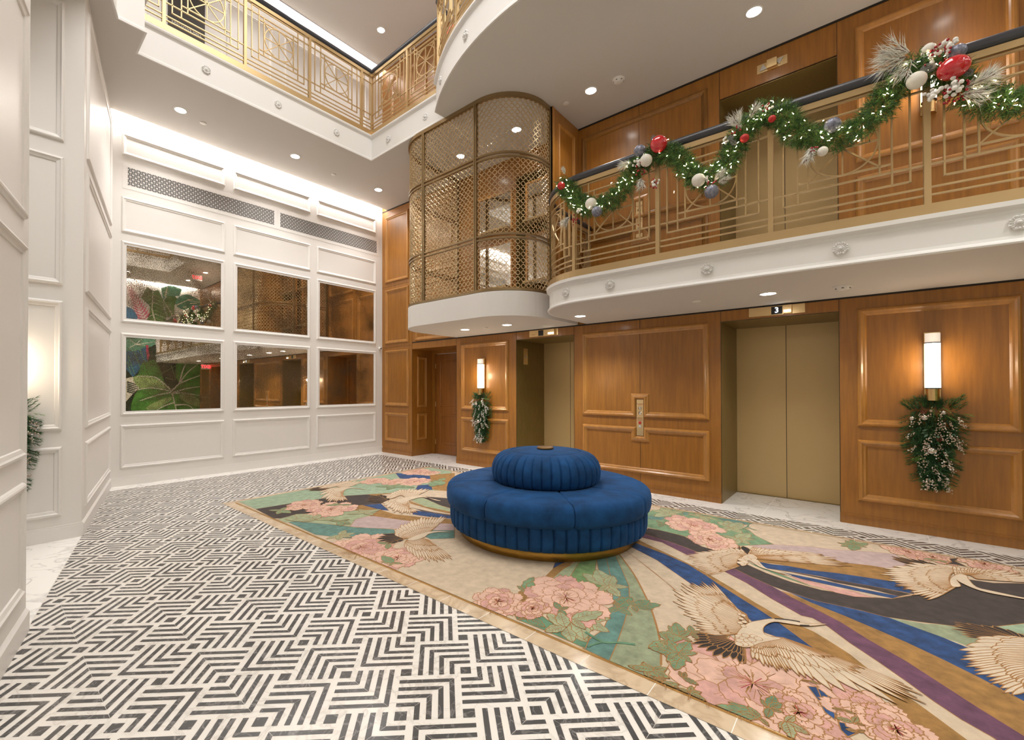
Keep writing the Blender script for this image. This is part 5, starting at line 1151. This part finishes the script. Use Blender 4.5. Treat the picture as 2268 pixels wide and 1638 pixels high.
def frostspray(c, d, L_, n, par, lab='frosted white pine spray'):
    mb = MB(); c = Vector(c); d = Vector(d).normalized()
    for k in range(5):
        dd = (d+rv()*.35).normalized()
        for i in range(int(n*1.6)): f = i/n/1.6; needle(mb, c+dd*L_*.62*f, (dd*1.3+rv()*.85).normalized(), L_*.42, .0062, M_frosted)
        mb.tube([c, c+dd*L_*.7], .003, 4, M_cone)
    return tag(build('frosted_spray', mb, M_frosted, par), lab)
def cone(c, r_, par, m=None):
    mb = MB(); c = Vector(c); ax = rv()
    for i in range(60):
        f = i/60; a = i*2.4; rr = r_*sin(pi*min(1, f+.12))**.7; u = ax.cross(Vector((.3, .5, .8))).normalized(); v = ax.cross(u); q = (u*cos(a)+v*sin(a)); p = c+ax*(f-.5)*r_*2.6
        mb.add([p, p+q*rr+ax*r_*.25+u.cross(q)*r_*.3, p+q*rr*1.1+ax*r_*.45, p+q*rr+ax*r_*.25-u.cross(q)*r_*.3], [(0, 1, 2, 3)], m or M_conef)
    return build('pine_cone', mb, m or M_conef, par)
gp = [(2.532, 3.60), (2.394, 3.488), (2.261, 3.30), (2.082, 3.20), (1.936, 3.215), (1.773, 3.304), (1.66, 3.48), (1.447, 3.55), (1.249, 3.42), (1.173, 3.27), (1.063, 3.17), (.921, 3.20), (.852, 3.339), (.752, 3.493), (.624, 3.592), (.473, 3.50), (.416, 3.36), (.25, 3.25), (.093, 3.23), (-.031, 3.29), (-.103, 3.40), (-.196, 3.52), (-.327, 3.56), (-.429, 3.42), (-.547, 3.24), (-.658, 3.16), (-.78, 3.14), (-.95, 3.2), (-1.08, 3.4), (-1.2, 3.6), (-1.4, 3.35), (-1.65, 3.15), (-1.9, 3.3), (-2.1, 3.6), (-2.3, 3.35), (-2.6, 3.15), (-2.9, 3.35), (-3.05, 3.6)]
def gx_(y): return (mx(y)+.03 if y < 2.25 else 4.36+.35*(y-2.25)**1.2)-.055
gpath = smooth(gp, False, 6); G3 = [Vector((gx_(y), y, z)) for y, z in gpath]
gar = thing('pine_garland', (4.33, .8, 3.3), 'lit green pine garland with red and white baubles draped along the mezzanine railing', 'garland')
mb = MB(); 
def along(P_, step):
    out = []; acc = 0
    for i in range(len(P_)-1):
        L_ = (P_[i+1]-P_[i]).length; t = (P_[i+1]-P_[i])/max(L_, 1e-6)
        while acc < L_: out.append((P_[i]+t*acc, t)); acc += step
        acc -= L_
    return out
ms_ = [M_needle, M_needle, M_needled, M_needle2, M_needle2]
for p, t in along(G3, .010):
    far = p.y < -.95
    for k in range(3 if far else 17):
        o_ = rv(); o_ -= t*o_.dot(t); o_.normalize(); 
        if o_.x > .3 and GR.random() < .5: continue
        sprig(mb, p+o_*GR.uniform(.0, .070), (o_+t*GR.uniform(-1.0, 1.0)+Vector((0, 0, -.15))), .052, 13, .038, .0034, ms_)
build('foliage', mb, M_needle, gar)
fl = [GR.choice(G3)+Vector((-abs(GR.gauss(.085, .02)), GR.gauss(0, .05), GR.gauss(-.01, .055))) for _ in range(400)]
fl = [p for p in fl if p.y > -.95][:210]; fl.sort(key=lambda p: p.y)
def bulb(p, mb):
    d = rv()*.011; mb.tube([p-d*.5, p, p+d], lambda f: .0028*(1-.75*f), 6, M_fairy)
mb = MB()
for i, p in enumerate(fl):
    if i < 100:
        m1 = MB(); bulb(p, m1); o = build('fairy_light', m1, M_fairy, gar)
    else: bulb(p, mb)
o = build('fairy_light', mb, M_fairy, gar); o['kind'] = 'stuff'
def gat(x, y, off=.13): 
    p = at(x, y, 0, 4.2); X = gx_(p.y); return at(x, y, 0, X-off+.06)
def dia(p, px): return (p-CAM).dot(_F)*px/FPX/2
for x, y, d, mm, lab, rb in ((1243, 411, 17, M_redm, 'small matt red ball', 0), (1309, 451, 25, M_ballw, 'white ball', 0), (1322, 468, 22, M_ballg, 'ribbed blue grey ball', 1), (1417, 334, 24, M_ballg, 'ribbed blue grey ball', 1), (1459, 319, 36, M_red, 'large glossy red bauble', 0), (1431, 355, 26, M_ballw, 'white ball', 0), (1547, 399, 28, M_ballw, 'white ball', 0), (1576, 424, 28, M_ballg, 'ribbed blue grey ball', 1), (1649, 306, 18, M_redm, 'small matt red ball', 0), (1710, 263, 15, M_redm, 'small matt red ball', 0), (1844, 277, 30, M_ballg, 'ribbed blue grey ball', 1), (1822, 335, 20, M_ballw, 'white ball', 0), (2030, 178, 35, M_ballw, 'white ball', 0), (2057, 108, 22, M_ballw, 'white ball', 0), (2120, 115, 30, M_ballg, 'ribbed blue grey ball', 1)):
    p = gat(x, y, .15); ball('bauble', p, dia(p, d), mm, gar, lab, rb)
p = gat(2112, 150, .19); b_ = ball('bauble', p, dia(p, 50), M_red, gar, 'largest glossy red bauble', 0, (1, 1.1, .95))
for x, y, n, r_, mm, br, dr in ((1283, 467, 12, .045, M_whiteb, .0085, 0), (1272, 482, 14, .05, M_redb, .006, .03), (1408, 360, 14, .05, M_whiteb, .009, 0), (1415, 372, 14, .06, M_redb, .006, .02), (1453, 398, 9, .04, M_whiteb, .0095, .06), (1449, 403, 14, .04, M_redb, .006, .06), (1564, 397, 6, .03, M_whiteb, .009, 0), (1575, 412, 12, .05, M_redb, .006, 0), (1607, 311, 7, .03, M_whiteb, .008, 0), (1628, 290, 10, .04, M_redb, .0055, 0), (1704, 233, 7, .03, M_whiteb, .008, 0), (1698, 238, 12, .035, M_redb, .0055, 0), (2080, 118, 24, .085, M_redb, .0065, 0), (2100, 108, 16, .06, M_whiteb, .0105, 0), (2070, 128, 8, .04, M_whiteb, .0105, 0), (2108, 192, 22, .07, M_whiteb, .0105, .02), (2112, 205, 26, .085, M_redb, .0065, .02), (2065, 205, 8, .04, M_whiteb, .0105, 0), (1802, 330, 8, .03, M_redb, .0055, 0)):
    berries(gat(x, y, .16), r_, n, br, mm, gar, 'white berries' if mm is M_whiteb else 'red berries', dr)
for x, y, d, L_ in ((1262, 480, (-.2, .9, -.7), .15), (1252, 385, (-.3, .4, 1), .09), (1400, 360, (-.2, 1, .1), .16), (1420, 395, (-.2, -.1, -1), .15), (1583, 400, (-.3, -.5, .6), .13), (1590, 405, (-.3, -.9, -.2), .13), (1640, 285, (-.2, .4, 1), .18), (1660, 262, (-.2, -.6, .5), .14), (1797, 325, (-.2, .1, -1), .17), (2010, 125, (-.3, 1, -.3), .24), (2015, 115, (-.3, .7, .35), .24), (2020, 130, (-.3, .5, -.7), .20), (2135, 195, (-.3, -1, .1), .20), (2125, 210, (-.3, -.8, -.5), .20), (2150, 190, (-.3, -1, .4), .16)):
    frostspray(gat(x, y, .13), d, L_, 22, gar)
for x, y in ((1447, 306), (1625, 316), (1618, 306), (2062, 150), (2050, 150), (2145, 160)): cone(gat(x, y, .16), .022, gar)
def swag(c, n, label, seed, white=.3, scale=1.0):
    GR.seed(seed); t = thing('wall_swag', c, label, 'christmas swag', 'pine swags under the wall lamps'); c = Vector(c); n = Vector(n); u = Vector((-n.y, n.x, 0)); H = .82*scale
    hw = lambda f: scale*(.16 if f < .08 else .175-.02*f if f < .4 else .167-.20*(f-.4))*(1 if f < .93 else .55)
    def pos(f, a, o_): return c+u*(a*hw(f))+n*o_+Vector((0, 0, -f*H))
    mb = MB()
    for k in range(1250):
        f = GR.random()**.85; a = GR.uniform(-1, 1)*.75; p = pos(f*.93, a, GR.uniform(.01, .07)); d = u*a*.8+n*GR.uniform(.1, .6)+Vector((0, 0, -.75 if f > .12 else .7)); sprig(mb, p, d, .05*scale, 13, .042*scale, .0042, [M_needle, M_needled, M_needle])
    for k in range(60): f = GR.random(); a = GR.choice((-1, 1)); sprig(mb, pos(f*.9, a*.8, .03), u*a+Vector((0, 0, -.5 if f > .15 else .9)), .09*scale, 30, .035, .0045, M_needle)
    for k in range(16): f = GR.choice((.08, .12, .15, .62, .9))*1.0+GR.uniform(-.03, .03); a = GR.uniform(-1.05, 1.05); sprig(mb, pos(f, a, .085), u*a+Vector((0, 0, -.3)), .07, 14, .022, .006, M_needle2)
    build('foliage', mb, M_needle, t)
    mb = MB()
    for k in range(52):
        f = GR.uniform(.08, .92); a = GR.uniform(-.85, 1.0); p = pos(f, a, GR.uniform(.07, .11)); d = (u*a*.6+Vector((0, 0, -.9))+n*.3+rv()*.3).normalized()
        for i in range(13): q = p+d*.085*(i/13)+rv()*.013; mb.sphere(q, .0058*GR.uniform(.7, 1.25), M_whiteb if GR.random() < white else M_champ, 6)
    tag(build('berry_sprays', mb, M_champ, t), 'champagne and white berry sprays')
    mb = MB()
    for k in range(34):
        f = GR.uniform(.2, .9); a = GR.uniform(-.9, .95); p = pos(f, a, GR.uniform(.06, .1)); d = (u*a+rv()*.7+n*.3).normalized(); s_ = d.cross(rv()).normalized()*.011; mb.add([p, p+d*.018+s_, p+d*.042, p+d*.018-s_], [(0, 1, 2, 3)], M_euc)
    build('leaves', mb, M_euc, t)
    for f, a, r_ in ((.19, -.35, .028), (.20, .9 if False else -.82, .020), (.55, -.12, .034), (.13, .35, .020)): ball('bauble', pos(f, a, .095), r_*scale, M_silver, t, 'silver bauble')
    for f, a in ((.11, -.15), (.13, -.38), (.42, .2), (.64, .25)): cone(pos(f, a, .09), .018, t, M_cone)
swag((XW-.012, -.44, 1.235), (-1, 0, 0), 'large pine swag with champagne berries under the large wall sconce at the right', 31, .15)
swag((XW-.012, 4.905, 1.235), (-1, 0, 0), 'small looking pine swag with white berries under the sconce beside the timber door', 32, .6)
swag((.20, 5.368, 1.235), (0, -1, 0), 'pine swag in the white alcove, only its edge showing past the left wall', 33, .3, 1.05)
